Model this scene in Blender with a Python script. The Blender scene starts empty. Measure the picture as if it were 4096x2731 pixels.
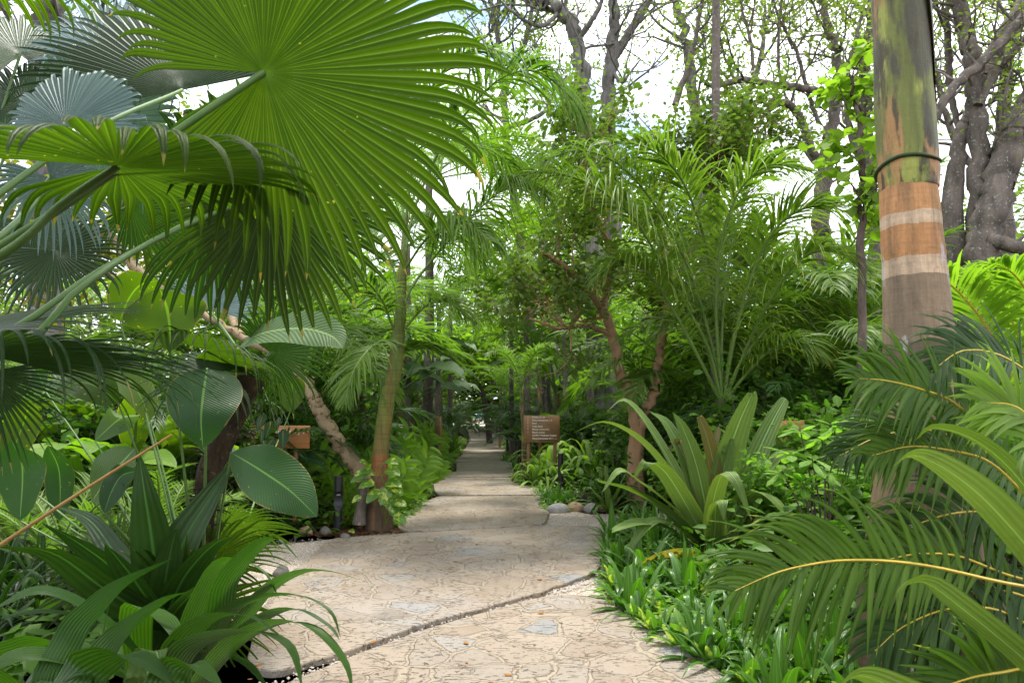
import bpy, math, random
import numpy as np
from mathutils import Vector

# ---------------------------------------------------------------- camera, sky, sun, exposure
scene = bpy.context.scene
COL = scene.collection
FPX, CX, CY, HORIZON, CAMZ = 682.7, 512.0, 341.0, 408.0, 1.5
PITCH = math.atan((HORIZON - CY) / FPX)

cam_data = bpy.data.cameras.new('camera')
cam_data.lens = 24.0
cam_data.sensor_width = 36.0
cam_data.clip_start = 0.05
cam_data.clip_end = 2000.0
cam_data.dof.use_dof = True
cam_data.dof.focus_distance = 9.0
cam_data.dof.aperture_fstop = 7.0
cam = bpy.data.objects.new('camera', cam_data)
COL.objects.link(cam)
cam.location = (0, 0, CAMZ)
cam.rotation_euler = (math.radians(90) + PITCH, 0, 0)
scene.camera = cam

SUN_EL, SUN_AZ = math.radians(78), math.radians(10)     # azimuth from +Y, negative = towards -X
world = bpy.data.worlds.new('World')
scene.world = world
world.use_nodes = True
wt = world.node_tree
wt.nodes.clear()
w_out = wt.nodes.new('ShaderNodeOutputWorld')
w_bg = wt.nodes.new('ShaderNodeBackground')
w_bg.inputs['Strength'].default_value = 0.12
w_sky = wt.nodes.new('ShaderNodeTexSky')
w_sky.sky_type = 'NISHITA'
w_sky.sun_disc = False
w_sky.sun_elevation = SUN_EL
w_sky.sun_rotation = SUN_AZ
w_tc = wt.nodes.new('ShaderNodeTexCoord')
w_map = wt.nodes.new('ShaderNodeMapping')
w_map.inputs['Scale'].default_value = (1.0, 1.0, 2.2)
w_noise = wt.nodes.new('ShaderNodeTexNoise')
w_noise.inputs['Scale'].default_value = 3.2
w_noise.inputs['Detail'].default_value = 8.0
w_noise.inputs['Roughness'].default_value = 0.55
w_ramp = wt.nodes.new('ShaderNodeValToRGB')
w_ramp.color_ramp.elements[0].position = 0.36
w_ramp.color_ramp.elements[1].position = 0.47
w_mix = wt.nodes.new('ShaderNodeMix')
w_mix.data_type = 'RGBA'
CLOUD = 7.0
w_mix.inputs['B'].default_value = (CLOUD * 0.95, CLOUD * 0.975, CLOUD * 1.02, 1)
wt.links.new(w_tc.outputs['Generated'], w_map.inputs['Vector'])
wt.links.new(w_map.outputs['Vector'], w_noise.inputs['Vector'])
wt.links.new(w_noise.outputs['Fac'], w_ramp.inputs['Fac'])
wt.links.new(w_ramp.outputs['Color'], w_mix.inputs['Factor'])
wt.links.new(w_sky.outputs['Color'], w_mix.inputs['A'])
wt.links.new(w_mix.outputs['Result'], w_bg.inputs['Color'])
wt.links.new(w_bg.outputs['Background'], w_out.inputs['Surface'])

sun_data = bpy.data.lights.new('sun', 'SUN')
sun_data.energy = 2.1
sun_data.angle = math.radians(12)
sun_data.color = (1.0, 0.95, 0.86)
sun = bpy.data.objects.new('sun', sun_data)
COL.objects.link(sun)
sdir = Vector((math.cos(SUN_EL) * math.sin(SUN_AZ), math.cos(SUN_EL) * math.cos(SUN_AZ), math.sin(SUN_EL)))
sun.rotation_euler = sdir.to_track_quat('Z', 'Y').to_euler()
sun.location = (0, 0, 40)

scene.view_settings.view_transform = 'Standard'
scene.view_settings.look = 'None'
scene.view_settings.gamma = 1.0
scene.view_settings.use_curve_mapping = False
scene.view_settings.exposure = 1.72
scene.cycles.max_bounces = 8
scene.cycles.diffuse_bounces = 4
scene.cycles.glossy_bounces = 2
scene.cycles.transmission_bounces = 6
scene.cycles.sample_clamp_indirect = 6.0

# ---------------------------------------------------------------- helpers: points from the picture
cp, sp = math.cos(PITCH), math.sin(PITCH)
def ray(px, py):
    u, v = (px - CX) / FPX, (CY - py) / FPX
    return np.array([u, cp - v * sp, sp + v * cp])
def at(px, py, d):
    r = ray(px, py)
    return np.array([0, 0, CAMZ]) + r * (d / r[1])
def gnd(px, py, z=0.0):
    r = ray(px, py)
    return np.array([0, 0, CAMZ]) + r * ((z - CAMZ) / r[2])
def ground_at(px, d, z=0.0):
    return np.array([(px - CX) / FPX * d * 1.005, d, z])
def R_(seed):
    return np.random.RandomState(seed)
def unit(v):
    v = np.asarray(v, float)
    return v / np.maximum(np.linalg.norm(v, axis=-1, keepdims=True), 1e-9)

def spline(pts, n=24):
    P = np.array(pts, float)
    if len(P) == 2:
        t = np.linspace(0, 1, n)[:, None]
        return P[0] * (1 - t) + P[1] * t
    Q = np.vstack([2 * P[0] - P[1], P, 2 * P[-1] - P[-2]])
    seg = len(P) - 1
    out = []
    for t in np.linspace(0, seg, n):
        i = min(int(t), seg - 1)
        f = t - i
        a, b, c, d = Q[i], Q[i + 1], Q[i + 2], Q[i + 3]
        out.append(0.5 * (2 * b + (c - a) * f + (2 * a - 5 * b + 4 * c - d) * f * f + (3 * b - a - 3 * c + d) * f ** 3))
    return np.array(out)

def arch(base, az, elev, length, droop, n=14, pw=1.5):
    t = np.linspace(0, 1, n)
    el = elev - droop * t ** pw
    d = np.stack([np.cos(el) * math.cos(az), np.cos(el) * math.sin(az), np.sin(el)], 1)
    step = d * (length / (n - 1))
    return np.asarray(base, float) + np.vstack([np.zeros(3), np.cumsum(step[:-1], 0)])

# ---------------------------------------------------------------- mesh builder
class MB:
    def __init__(self):
        self.v, self.f, self.uv, self.m, self.var, self.n = [], [], [], [], [], 0
    def grids(self, P, uv, mat=0, var=None):
        """P (M,R,C,3) a batch of grids; uv (M,R,C,2)"""
        M, R, C = P.shape[:3]
        idx = np.arange(M * R * C).reshape(M, R, C) + self.n
        q = np.stack([idx[:, :-1, :-1], idx[:, :-1, 1:], idx[:, 1:, 1:], idx[:, 1:, :-1]], -1).reshape(-1, 4)
        self.v.append(P.reshape(-1, 3)); self.f.append(q)
        self.uv.append(np.broadcast_to(uv, (M, R, C, 2)).reshape(-1, 2))
        self.m.append(np.full(len(q), mat, np.int32))
        if var is None: var = np.full(M, 0.5)
        self.var.append(np.repeat(np.asarray(var, float), R * C))
        self.n += M * R * C
    def raw(self, V, F, mat=0):
        V = np.array(V, float)
        F = [list(f) for f in F]
        quads = []
        for f in F:
            if len(f) == 4: quads.append(f)
            elif len(f) == 3: quads.append([f[0], f[1], f[2], f[2]])
            else:
                for i in range(1, len(f) - 1, 2):
                    j = min(i + 2, len(f) - 1)
                    quads.append([f[0], f[i], f[i + 1], f[j]])
        q = np.array(quads, np.int64) + self.n
        self.v.append(V); self.f.append(q); self.uv.append(V[:, :2].copy())
        self.m.append(np.full(len(q), mat, np.int32)); self.var.append(np.full(len(V), 0.5))
        self.n += len(V)
    def mesh(self, name, mats, origin=(0, 0, 0), smooth=True):
        V = np.vstack(self.v) - np.asarray(origin, float)
        F = np.vstack(self.f); UV = np.vstack(self.uv); M = np.concatenate(self.m); VAR = np.concatenate(self.var)
        tri = F[:, 2] == F[:, 3]
        me = bpy.data.meshes.new(name)
        me.vertices.add(len(V)); me.vertices.foreach_set('co', V.astype(np.float32).ravel())
        counts = np.where(tri, 3, 4)
        loops = np.concatenate([F[i, :c] for i, c in enumerate(counts)]) if tri.any() else F.ravel()
        starts = np.concatenate([[0], np.cumsum(counts)[:-1]])
        me.loops.add(len(loops)); me.loops.foreach_set('vertex_index', loops.astype(np.int32))
        me.polygons.add(len(F)); me.polygons.foreach_set('loop_start', starts.astype(np.int32))
        me.polygons.foreach_set('material_index', M)
        me.polygons.foreach_set('use_smooth', np.full(len(F), smooth))
        ul = me.uv_layers.new(name='UVMap')
        ul.data.foreach_set('uv', UV[loops].astype(np.float32).ravel())
        a = me.attributes.new('var', 'FLOAT', 'POINT')
        a.data.foreach_set('value', VAR.astype(np.float32))
        for m in (mats if isinstance(mats, (list, tuple)) else [mats]): me.materials.append(m)
        me.update(calc_edges=True)
        return me
    def build(self, name, mats, parent=None, origin=(0, 0, 0), smooth=True):
        o = bpy.data.objects.new(name, self.mesh(name, mats, origin, smooth))
        COL.objects.link(o)
        if parent is not None: o.parent = parent
        else: o.location = origin
        return o

def frames(C, side=None):
    T = unit(np.gradient(C, axis=0))
    if side is None:
        h = C[-1] - C[0]; h = np.array([h[0], h[1], 0])
        if np.linalg.norm(h) < 1e-3: h = np.array([1, 0, 0])
        side = np.cross(h, [0, 0, 1])
    S = np.broadcast_to(np.asarray(side, float), T.shape)
    S = unit(S - (S * T).sum(1, keepdims=True) * T)
    return T, S, np.cross(S, T)

def tube(mb, C, r, sides=8, mat=0, lump=0.0, rng=None, cap=True):
    C = np.asarray(C, float)
    n = len(C)
    r = np.interp(np.linspace(0, 1, n), np.linspace(0, 1, len(np.atleast_1d(r))), np.atleast_1d(r))
    T = unit(np.gradient(C, axis=0))
    ref = np.array([0.9, 0.35, 0.1]) if abs(T[0][2]) > 0.6 else np.array([0.05, 0.1, 1.0])
    S = unit(np.cross(np.broadcast_to(ref, T.shape), T)); U = np.cross(T, S)
    a = np.linspace(0, 2 * math.pi, sides + 1)
    rr = np.repeat(r[:, None], sides + 1, 1)
    if lump and rng is not None:
        nz = rng.normal(0, 1, (n, sides)); nz = (nz + np.roll(nz, 1, 1) + np.roll(nz, 1, 0)) / 1.8
        nz = np.hstack([nz, nz[:, :1]]); rr = rr * (1 + lump * nz)
    P = C[:, None] + rr[..., None] * (np.cos(a)[None, :, None] * S[:, None] + np.sin(a)[None, :, None] * U[:, None])
    L = np.concatenate([[0], np.cumsum(np.linalg.norm(np.diff(C, axis=0), axis=1))])
    uv = np.stack(np.broadcast_arrays(a[None, :] / (2 * math.pi), L[:, None]), -1)
    mb.grids(P[None], uv[None], mat)
    if cap:
        for k, e in ((0, C[0]), (n - 1, C[-1])):
            ring = P[k][:-1]
            V = np.vstack([ring, e]); m = len(ring)
            mb.raw(V, [(i, (i + 1) % m, m) if k else ((i + 1) % m, i, m) for i in range(m)], mat)

PROF = {
    'lance': lambda t: np.sin(np.pi * np.clip(t, 0, 1) ** 0.62) ** 0.85 + 0.02,
    'ellip': lambda t: np.sin(np.pi * np.clip(t, 0, 1) ** 0.9) ** 0.75 + 0.01,
    'ovate': lambda t: np.sin(np.pi * np.clip(t, 0, 1) ** 0.6) ** 0.7 + 0.01,
    'obov': lambda t: np.sin(np.pi * np.clip(t, 0, 1) ** 1.5) ** 0.8 + 0.02,
    'strap': lambda t: np.minimum(1, 0.45 + 2.2 * t) * (1 - np.clip(t, 0, 1) ** 3.2) + 0.005,
    'sword': lambda t: np.minimum(1, 0.55 + 1.3 * t) * (1 - np.clip(t, 0, 1) ** 2.2) + 0.005,
    'leaflet': lambda t: np.minimum(1, 0.35 + 5 * t) * (1 - np.clip(t, 0, 1) ** 1.7) + 0.01,
    'grass': lambda t: np.sin(np.pi * np.clip(0.06 + 0.94 * t, 0, 1) ** 0.75) ** 0.9 + 0.01,
}

def sheet(mb, P, Wd, Nn, w, cols, fold=0.2, mat=0, var=None, wave=0.0, wk=9.0, rng=None, bulge=0.0):
    """P,Wd,Nn (M,R,3); w (M,R)"""
    c = np.linspace(-1, 1, cols)
    off = Wd[:, :, None] * (c[None, None, :, None] * w[:, :, None, None])
    h = fold * np.abs(c)[None, None, :] * w[..., None]
    if bulge: h = h - bulge * (c ** 2)[None, None, :] * w[..., None]
    if wave:
        M, R = w.shape
        t = np.linspace(0, 1, R)
        ph = (rng or R_(1)).uniform(0, 6.28, (M, 1, 1))
        h = h + wave * np.sin(t[None, :, None] * wk + ph + (c > 0)[None, None, :] * 1.9) * (c ** 2)[None, None, :] * w[..., None]
    G = P[:, :, None] + off + Nn[:, :, None] * h[..., None]
    R = P.shape[1]
    uv = np.stack(np.broadcast_arrays(((c + 1) / 2)[None, :], np.linspace(0, 1, R)[:, None]), -1)
    mb.grids(G, uv[None], mat, var)

def blades(mb, B, D, W, L, wid, droop, rows=5, cols=3, fold=0.25, prof='leaflet', mat=0, var=None, wave=0.0, rng=None, bulge=0.0, twist=0.0):
    B, D, W = np.asarray(B, float), unit(D), np.asarray(W, float)
    M = len(B)
    L = np.broadcast_to(np.asarray(L, float), (M,)); wid = np.broadcast_to(np.asarray(wid, float), (M,)); droop = np.broadcast_to(np.asarray(droop, float), (M,))
    t = np.linspace(0, 1, rows)
    dirs = unit(D[:, None] + np.array([0, 0, -1.0]) * (2 * droop[:, None, None] * t[None, :, None] ** 1.3))
    step = dirs[:, :-1] * (L[:, None, None] / (rows - 1))
    P = B[:, None] + np.concatenate([np.zeros((M, 1, 3)), np.cumsum(step, 1)], 1)
    Wd = W[:, None] - (W[:, None] * dirs).sum(-1, keepdims=True) * dirs
    Wd = unit(Wd)
    Nn = np.cross(Wd, dirs)
    if twist:
        a = (twist * t)[None, :, None] * (R_(7).choice([-1, 1], M))[:, None, None]
        Wd, Nn = Wd * np.cos(a) + Nn * np.sin(a), Nn * np.cos(a) - Wd * np.sin(a)
    w = wid[:, None] * PROF[prof](t)[None]
    if var is None: var = (rng or R_(3)).uniform(0, 1, M)
    sheet(mb, P, Wd, Nn, w, cols, fold, mat, var, wave, 9.0, rng, bulge)

def leaf_curve(mb, C, wid, prof='ellip', side=None, roll=0.0, cols=7, fold=0.12, mat=0, var=0.5, wave=0.0, bulge=0.0, rng=None, wk=9.0):
    T, S, N = frames(C, side)
    if roll:
        S, N = S * math.cos(roll) + N * math.sin(roll), N * math.cos(roll) - S * math.sin(roll)
    w = wid * PROF[prof](np.linspace(0, 1, len(C)))
    sheet(mb, C[None], S[None], N[None], w[None], cols, fold, mat, [var], wave, wk, rng, bulge)

def frond(C, n=40, Lmax=0.4, wid=0.014, s0=0.2, sweep=(1.15, 0.45), vee=0.35, droop=0.35, rach=0.012, rows=5, cols=3, seed=0, jit=0.12, side=None, mb=None, tip=0.35, plume=0.0, fold=0.3, mid=0.42):
    """a feather leaf: rachis (material 0) with leaflets (material 1)"""
    rng = R_(seed)
    mb = mb or MB()
    C = np.asarray(C, float)
    T, S, N = frames(C, side)
    tube(mb, C, [rach * 1.25, rach, rach * 0.7, rach * 0.25], 6, 0)
    s = np.linspace(s0, 0.995, n)
    k = s * (len(C) - 1); i0 = np.minimum(k.astype(int), len(C) - 2); f = (k - i0)[:, None]
    ip = lambda A: A[i0] * (1 - f) + A[i0 + 1] * f
    Bs, Ts, Ss, Ns = ip(C), unit(ip(T)), unit(ip(S)), unit(ip(N))
    q = (s - s0) / (1 - s0)
    prof = np.where(q < mid, 0.55 + 0.45 * np.sin(q / mid * math.pi / 2), tip + (1 - tip) * np.cos((q - mid) / (1 - mid) * math.pi / 2))
    for sg in (-1, 1):
        a = sweep[0] + (sweep[1] - sweep[0]) * q + rng.normal(0, jit, n)
        v = vee + rng.normal(0, jit, n) + plume * rng.uniform(-1, 1, n)
        D = np.cos(a)[:, None] * Ts + np.sin(a)[:, None] * (sg * Ss * np.cos(v)[:, None] + Ns * np.sin(v)[:, None])
        Ll = Lmax * prof * rng.uniform(0.88, 1.1, n)
        W = Ts - (Ts * D).sum(1, keepdims=True) * D
        blades(mb, Bs, D, W * 1.0, Ll, wid * (0.6 + 0.4 * prof), droop * rng.uniform(0.6, 1.4, n), rows, cols, fold, 'leaflet', 1, rng.uniform(0, 1, n), rng=rng)
    return mb

def fan(mb, hub, F, S, R, nseg=42, span=5.0, split=0.55, cone=0.0, droop=0.4, pleat=0.45, seed=0, mat=0, sag=0.0, tipdroop=0.0, rin=6, rout=8, short=0.2):
    rng = R_(seed)
    F = unit(F); S = np.asarray(S, float); S = unit(S - (S @ F) * F); N = np.cross(F, S)
    th = np.linspace(-span / 2, span / 2, nseg)
    half = span / nseg / 2
    Rs = R * (1 - short * (np.abs(th) / (span / 2)) ** 2) * rng.uniform(0.93, 1.06, nseg)
    sp_ = np.clip(split + rng.normal(0, 0.04, nseg), 0.2, 0.9)
    rr = np.concatenate([np.linspace(0.004, 0.5, rin), np.linspace(0.5, 1, rout + 1)[1:]])
    t = np.clip((rr[None] - sp_[:, None]) / (1 - sp_[:, None]), 0, 1)
    width = np.where(t > 0, sp_[:, None] * (1 - t) ** 0.7 , rr[None]) * half * Rs[:, None] * np.where(t > 0, 0.95, 1.02)
    rad = rr[None] * Rs[:, None]
    ang = th[:, None] + rng.normal(0, 0.022, nseg)[:, None] * t
    rd = np.cos(ang)[..., None] * F + np.sin(ang)[..., None] * S
    td = -np.sin(ang)[..., None] * F + np.cos(ang)[..., None] * S
    g = np.array([0, 0, -1.0])
    dr = droop * rng.uniform(0.5, 1.5, nseg)[:, None]
    bend = dr * t ** 2 * (1 - sp_[:, None]) * Rs[:, None] + sag * rr[None] ** 2 * Rs[:, None] + tipdroop * np.clip((t - 0.45) / 0.55, 0, 1) ** 1.5 * 0.35 * Rs[:, None]
    pull = 1 - 0.35 * np.clip(dr * t ** 2, 0, 0.9) - 0.5 * tipdroop * np.clip((t - 0.45) / 0.55, 0, 1) ** 2 * 0.3
    c = np.array([-1, 0, 1.0])
    base = hub + rd * (rad * pull)[..., None] + N * (cone * rr[None] ** 2 * Rs[:, None])[..., None] + g * bend[..., None]
    P = base[:, :, None] + td[:, :, None] * (c[None, None, :, None] * width[..., None, None]) + N * ((0.5 - np.abs(c))[None, None, :, None] * (pleat * width)[..., None, None])
    uv = np.stack(np.broadcast_arrays(((c + 1) / 2)[None, :], rr[:, None]), -1)
    mb.grids(P, uv[None], mat, rng.uniform(0, 1, nseg))

# ---------------------------------------------------------------- materials
def mat_new(name):
    m = bpy.data.materials.new(name); m.use_nodes = True
    nt = m.node_tree; nt.nodes.clear()
    return m, nt
def nd(nt, typ, **kw):
    n = nt.nodes.new('ShaderNode' + typ)
    for k, v in kw.items():
        if k in n.inputs.keys():
            s = n.inputs[k]
            if isinstance(v, bpy.types.NodeSocket): nt.links.new(v, s)
            else: s.default_value = v
        else: setattr(n, k, v)
    return n
def mth(nt, op, a, b=None, clamp=False):
    n = nt.nodes.new('ShaderNodeMath'); n.operation = op; n.use_clamp = clamp
    for i, v in enumerate((a, b)):
        if v is None: continue
        if isinstance(v, bpy.types.NodeSocket): nt.links.new(v, n.inputs[i])
        else: n.inputs[i].default_value = v
    return n.outputs[0]
def mixc(nt, fac, a, b, blend='MIX'):
    n = nt.nodes.new('ShaderNodeMix'); n.data_type = 'RGBA'; n.blend_type = blend
    for k, v in (('Factor', fac), ('A', a), ('B', b)):
        s = [x for x in n.inputs if x.name == k and (x.type == 'RGBA' if k != 'Factor' else x.type == 'VALUE')][0]
        if isinstance(v, bpy.types.NodeSocket): nt.links.new(v, s)
        elif k == 'Factor': s.default_value = v
        else: s.default_value = (*v, 1) if len(v) == 3 else v
    return [x for x in n.outputs if x.type == 'RGBA'][0]
def ramp(nt, fac, stops, interp='LINEAR'):
    n = nt.nodes.new('ShaderNodeValToRGB'); cr = n.color_ramp; cr.interpolation = interp
    while len(cr.elements) > 1: cr.elements.remove(cr.elements[-1])
    for i, (p, c) in enumerate(stops):
        e = cr.elements[0] if i == 0 else cr.elements.new(p)
        e.position = p
        e.color = (*c, 1) if not isinstance(c, (int, float)) else (c, c, c, 1)
    nt.links.new(fac, n.inputs['Fac'])
    return n.outputs['Color']
def noise(nt, vec, scale, detail=3.0, rough=0.5, out='Fac', dist=0.0):
    n = nd(nt, 'TexNoise', Scale=scale, Detail=detail, Roughness=rough, Distortion=dist)
    if vec is not None: nt.links.new(vec, n.inputs['Vector'])
    return n.outputs[out]

def leafmat(name, a, b, trans=0.35, rough=0.42, spec=0.45, pleat=None, lat=None, mid=None, tip=None, tgain=(1.6, 1.9, 0.7), blotch=None, back=None, nscale=4.0, coat=0.0, edge=None, spots=None):
    a, b = ((c[0] * 1.12, c[1] * 0.88, c[2] * 0.78) for c in (a, b)); spec *= 0.6; rough = min(0.7, rough + 0.07)
    m, nt = mat_new(name)
    out = nd(nt, 'OutputMaterial')
    uv = nd(nt, 'UVMap').outputs['UV']; sx = nd(nt, 'SeparateXYZ', Vector=uv)
    U, V = sx.outputs['X'], sx.outputs['Y']
    var = nd(nt, 'Attribute', attribute_name='var').outputs['Fac']
    oc = nd(nt, 'TexCoord').outputs['Object']
    rnd = nd(nt, 'ObjectInfo').outputs['Random']
    nz = noise(nt, oc, nscale, 3.0)
    f = mth(nt, 'ADD', mth(nt, 'MULTIPLY', var, 0.55), mth(nt, 'ADD', mth(nt, 'MULTIPLY', nz, 0.6), mth(nt, 'MULTIPLY', mth(nt, 'SUBTRACT', rnd, 0.5), 0.35)))
    f = mth(nt, 'SUBTRACT', f, 0.08, True)
    col = mixc(nt, f, a, b)
    if back is not None:
        bf = nd(nt, 'NewGeometry').outputs['Backfacing']
        col = mixc(nt, bf, col, back)
    height = None
    if pleat:
        n_, dep = pleat
        wv = mth(nt, 'SINE', mth(nt, 'MULTIPLY', U, n_ * 2 * math.pi))
        col = mixc(nt, mth(nt, 'MULTIPLY', mth(nt, 'ADD', wv, 1.0), 0.5 * dep), col, (a[0] * 0.35, a[1] * 0.4, a[2] * 0.35))
        height = wv
    if lat:
        n_, slope, dep = lat
        cu = mth(nt, 'ABSOLUTE', mth(nt, 'SUBTRACT', U, 0.5))
        wv = mth(nt, 'SINE', mth(nt, 'MULTIPLY', mth(nt, 'SUBTRACT', V, mth(nt, 'MULTIPLY', cu, slope)), n_ * 2 * math.pi))
        col = mixc(nt, mth(nt, 'MULTIPLY', mth(nt, 'ADD', wv, 1.0), 0.5 * dep), col, (a[0] * 0.4, a[1] * 0.45, a[2] * 0.4))
        col = mixc(nt, mth(nt, 'MULTIPLY', ramp(nt, noise(nt, oc, 3.0, 4.0, 0.6), [(0.4, 0.0), (0.7, 1.0)]), 0.45), col, (b[0] * 1.1, b[1] * 0.95, b[2] * 1.2))
        height = mth(nt, 'MULTIPLY', wv, noise(nt, oc, 6.0, 3.0))
    if blotch:
        bc, thr = blotch
        bn = noise(nt, oc, 14.0, 4.0, 0.65)
        col = mixc(nt, ramp(nt, bn, [(thr, 0.0), (thr + 0.06, 1.0)]), col, bc)
    if mid:
        mc, wd = mid
        cu = mth(nt, 'ABSOLUTE', mth(nt, 'SUBTRACT', U, 0.5))
        col = mixc(nt, ramp(nt, cu, [(wd * 0.6, 1.0), (wd, 0.0)]), col, mc)
    if tip:
        tc, st = tip
        vv = mth(nt, 'ADD', V, mth(nt, 'MULTIPLY', mth(nt, 'SUBTRACT', noise(nt, oc, 9.0, 2.0), 0.5), 0.5))
        col = mixc(nt, ramp(nt, vv, [(st, 0.0), (min(st + 0.12, 1.0), 1.0)]), col, tc)
    if spots:
        sc_, thr, scol = spots
        sn = noise(nt, oc, sc_, 2.0, 0.5)
        col = mixc(nt, ramp(nt, sn, [(thr, 0.0), (thr + 0.03, 1.0)]), col, scol)
    if edge:
        ecol, ew = edge
        cu = mth(nt, 'ADD', mth(nt, 'ABSOLUTE', mth(nt, 'SUBTRACT', U, 0.5)), mth(nt, 'MULTIPLY', mth(nt, 'SUBTRACT', noise(nt, oc, 16.0, 3.0), 0.5), 0.08))
        col = mixc(nt, ramp(nt, cu, [(0.5 - ew, 0.0), (0.5 - ew * 0.5, 1.0)]), col, ecol)
    pb = nd(nt, 'BsdfPrincipled', Roughness=rough)
    pb.inputs['Specular IOR Level'].default_value = spec
    nt.links.new(col, pb.inputs['Base Color'])
    if coat:
        pb.inputs['Coat Weight'].default_value = coat; pb.inputs['Coat Roughness'].default_value = 0.25
    if height is not None:
        bp = nd(nt, 'Bump', Strength=0.5, Distance=0.004, Height=height)
        nt.links.new(bp.outputs['Normal'], pb.inputs['Normal'])
    tcol = mixc(nt, 1.0, col, tgain, 'MULTIPLY')
    tr = nd(nt, 'BsdfTranslucent'); nt.links.new(tcol, tr.inputs['Color'])
    mx = nd(nt, 'MixShader', Fac=trans)
    nt.links.new(pb.outputs[0], mx.inputs[1]); nt.links.new(tr.outputs[0], mx.inputs[2])
    nt.links.new(mx.outputs[0], out.inputs['Surface'])
    return m

def simple(name, col, rough=0.6, spec=0.3, var=None, scale=20.0, bump=0.0, stretch=None, metallic=0.0):
    m, nt = mat_new(name)
    out = nd(nt, 'OutputMaterial'); pb = nd(nt, 'BsdfPrincipled', Roughness=rough, Metallic=metallic)
    pb.inputs['Specular IOR Level'].default_value = spec
    oc = nd(nt, 'TexCoord').outputs['Object']
    if stretch:
        oc = nd(nt, 'Mapping', Vector=oc, Scale=stretch).outputs[0]
    if var is not None:
        nz = noise(nt, oc, scale, 5.0, 0.6)
        nt.links.new(mixc(nt, ramp(nt, nz, [(0.32, 0.0), (0.68, 1.0)]), col, var), pb.inputs['Base Color'])
        if bump:
            nt.links.new(nd(nt, 'Bump', Strength=bump, Distance=0.01, Height=nz).outputs[0], pb.inputs['Normal'])
    else: pb.inputs['Base Color'].default_value = (*col, 1)
    nt.links.new(pb.outputs[0], out.inputs['Surface'])
    return m

def bark(name, a, b, spot=None, spotscale=18.0, spotthr=0.5, scale=6.0, bump=0.7, stretch=(1, 1, 0.35), dist=0.02):
    m, nt = mat_new(name)
    out = nd(nt, 'OutputMaterial'); pb = nd(nt, 'BsdfPrincipled', Roughness=0.85)
    pb.inputs['Specular IOR Level'].default_value = 0.2
    oc = nd(nt, 'TexCoord').outputs['Object']
    st = nd(nt, 'Mapping', Vector=oc, Scale=stretch).outputs[0]
    n1 = noise(nt, st, scale, 8.0, 0.65)
    col = ramp(nt, n1, [(0.3, a), (0.68, b)])
    if spot:
        n2 = noise(nt, oc, spotscale, 4.0, 0.6)
        col = mixc(nt, ramp(nt, n2, [(spotthr, 0.0), (spotthr + 0.05, 1.0)]), col, spot)
    nt.links.new(col, pb.inputs['Base Color'])
    n3 = noise(nt, st, scale * 4, 6.0, 0.7)
    nt.links.new(nd(nt, 'Bump', Strength=bump, Distance=dist, Height=n3).outputs[0], pb.inputs['Normal'])
    nt.links.new(pb.outputs[0], out.inputs['Surface'])
    return m

def bandmat(name, bands, streak, streakamt=0.5, jag=0.03, rough=0.6, blot=None, bump=0.25, grit=0.35, streaksc=(9, 9, 0.8), mapz=0.45, soft=0.05, rings=0.35):
    """trunk whose colour runs in rings up its height: bands = [(z, colour)] constant stops; streak = colour of vertical stains"""
    m, nt = mat_new(name)
    out = nd(nt, 'OutputMaterial'); pb = nd(nt, 'BsdfPrincipled', Roughness=rough)
    pb.inputs['Specular IOR Level'].default_value = 0.15
    oc = nd(nt, 'TexCoord').outputs['Object']
    z = nd(nt, 'SeparateXYZ', Vector=oc).outputs['Z']
    zj = mth(nt, 'ADD', z, mth(nt, 'MULTIPLY', mth(nt, 'SUBTRACT', noise(nt, oc, 11.0, 4.0, 0.6), 0.5), jag))
    zmax = bands[-1][0] + 1.0
    stops = []
    for i, (zz, c) in enumerate(bands): stops.append((max(0.0, min(1.0, zz / zmax)), c))
    col = ramp(nt, mth(nt, 'DIVIDE', zj, zmax), stops, 'CONSTANT')
    st = nd(nt, 'Mapping', Vector=oc, Scale=streaksc).outputs[0]
    n1 = noise(nt, st, 1.0, 6.0, 0.6)
    col = mixc(nt, mth(nt, 'MULTIPLY', ramp(nt, n1, [(0.48, 0.0), (0.62, 1.0)]), streakamt), col, streak)
    n2 = noise(nt, oc, 30.0, 6.0, 0.7)
    col = mixc(nt, ramp(nt, n2, [(0.3, grit), (0.7, 0.0)]), col, (0.05, 0.045, 0.035))
    if blot:
        for bc, sc, thr, seed in blot:
            mp = nd(nt, 'Mapping', Vector=oc, Location=(seed, seed * 1.7, 0), Scale=(1, 1, mapz)).outputs[0]
            nn = noise(nt, mp, sc, 4.0, 0.55)
            col = mixc(nt, ramp(nt, nn, [(thr - 0.02, 0.0), (thr + soft, 0.9)]), col, bc)
    nt.links.new(col, pb.inputs['Base Color'])
    ringn = nd(nt, 'Mapping', Vector=oc, Scale=(2.0, 2.0, 42.0)).outputs[0]
    fine = noise(nt, ringn, 1.0, 3.0, 0.6)
    fib = noise(nt, nd(nt, 'Mapping', Vector=oc, Scale=(55, 55, 3)).outputs[0], 1.0, 4.0, 0.65)
    col = mixc(nt, ramp(nt, fib, [(0.36, 0.1 + rings), (0.56, 0.0)]), col, (0.045, 0.032, 0.02))
    col = mixc(nt, ramp(nt, fine, [(0.36, rings), (0.5, 0.0)]), col, (0.06, 0.045, 0.03))
    hh = mth(nt, 'ADD', mth(nt, 'ADD', n2, mth(nt, 'MULTIPLY', fine, rings * 2.8)), fib)
    nt.links.new(col, pb.inputs['Base Color'])
    nt.links.new(nd(nt, 'Bump', Strength=bump * 2.0, Distance=0.012, Height=hh).outputs[0], pb.inputs['Normal'])
    nt.links.new(pb.outputs[0], out.inputs['Surface'])
    return m

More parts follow.
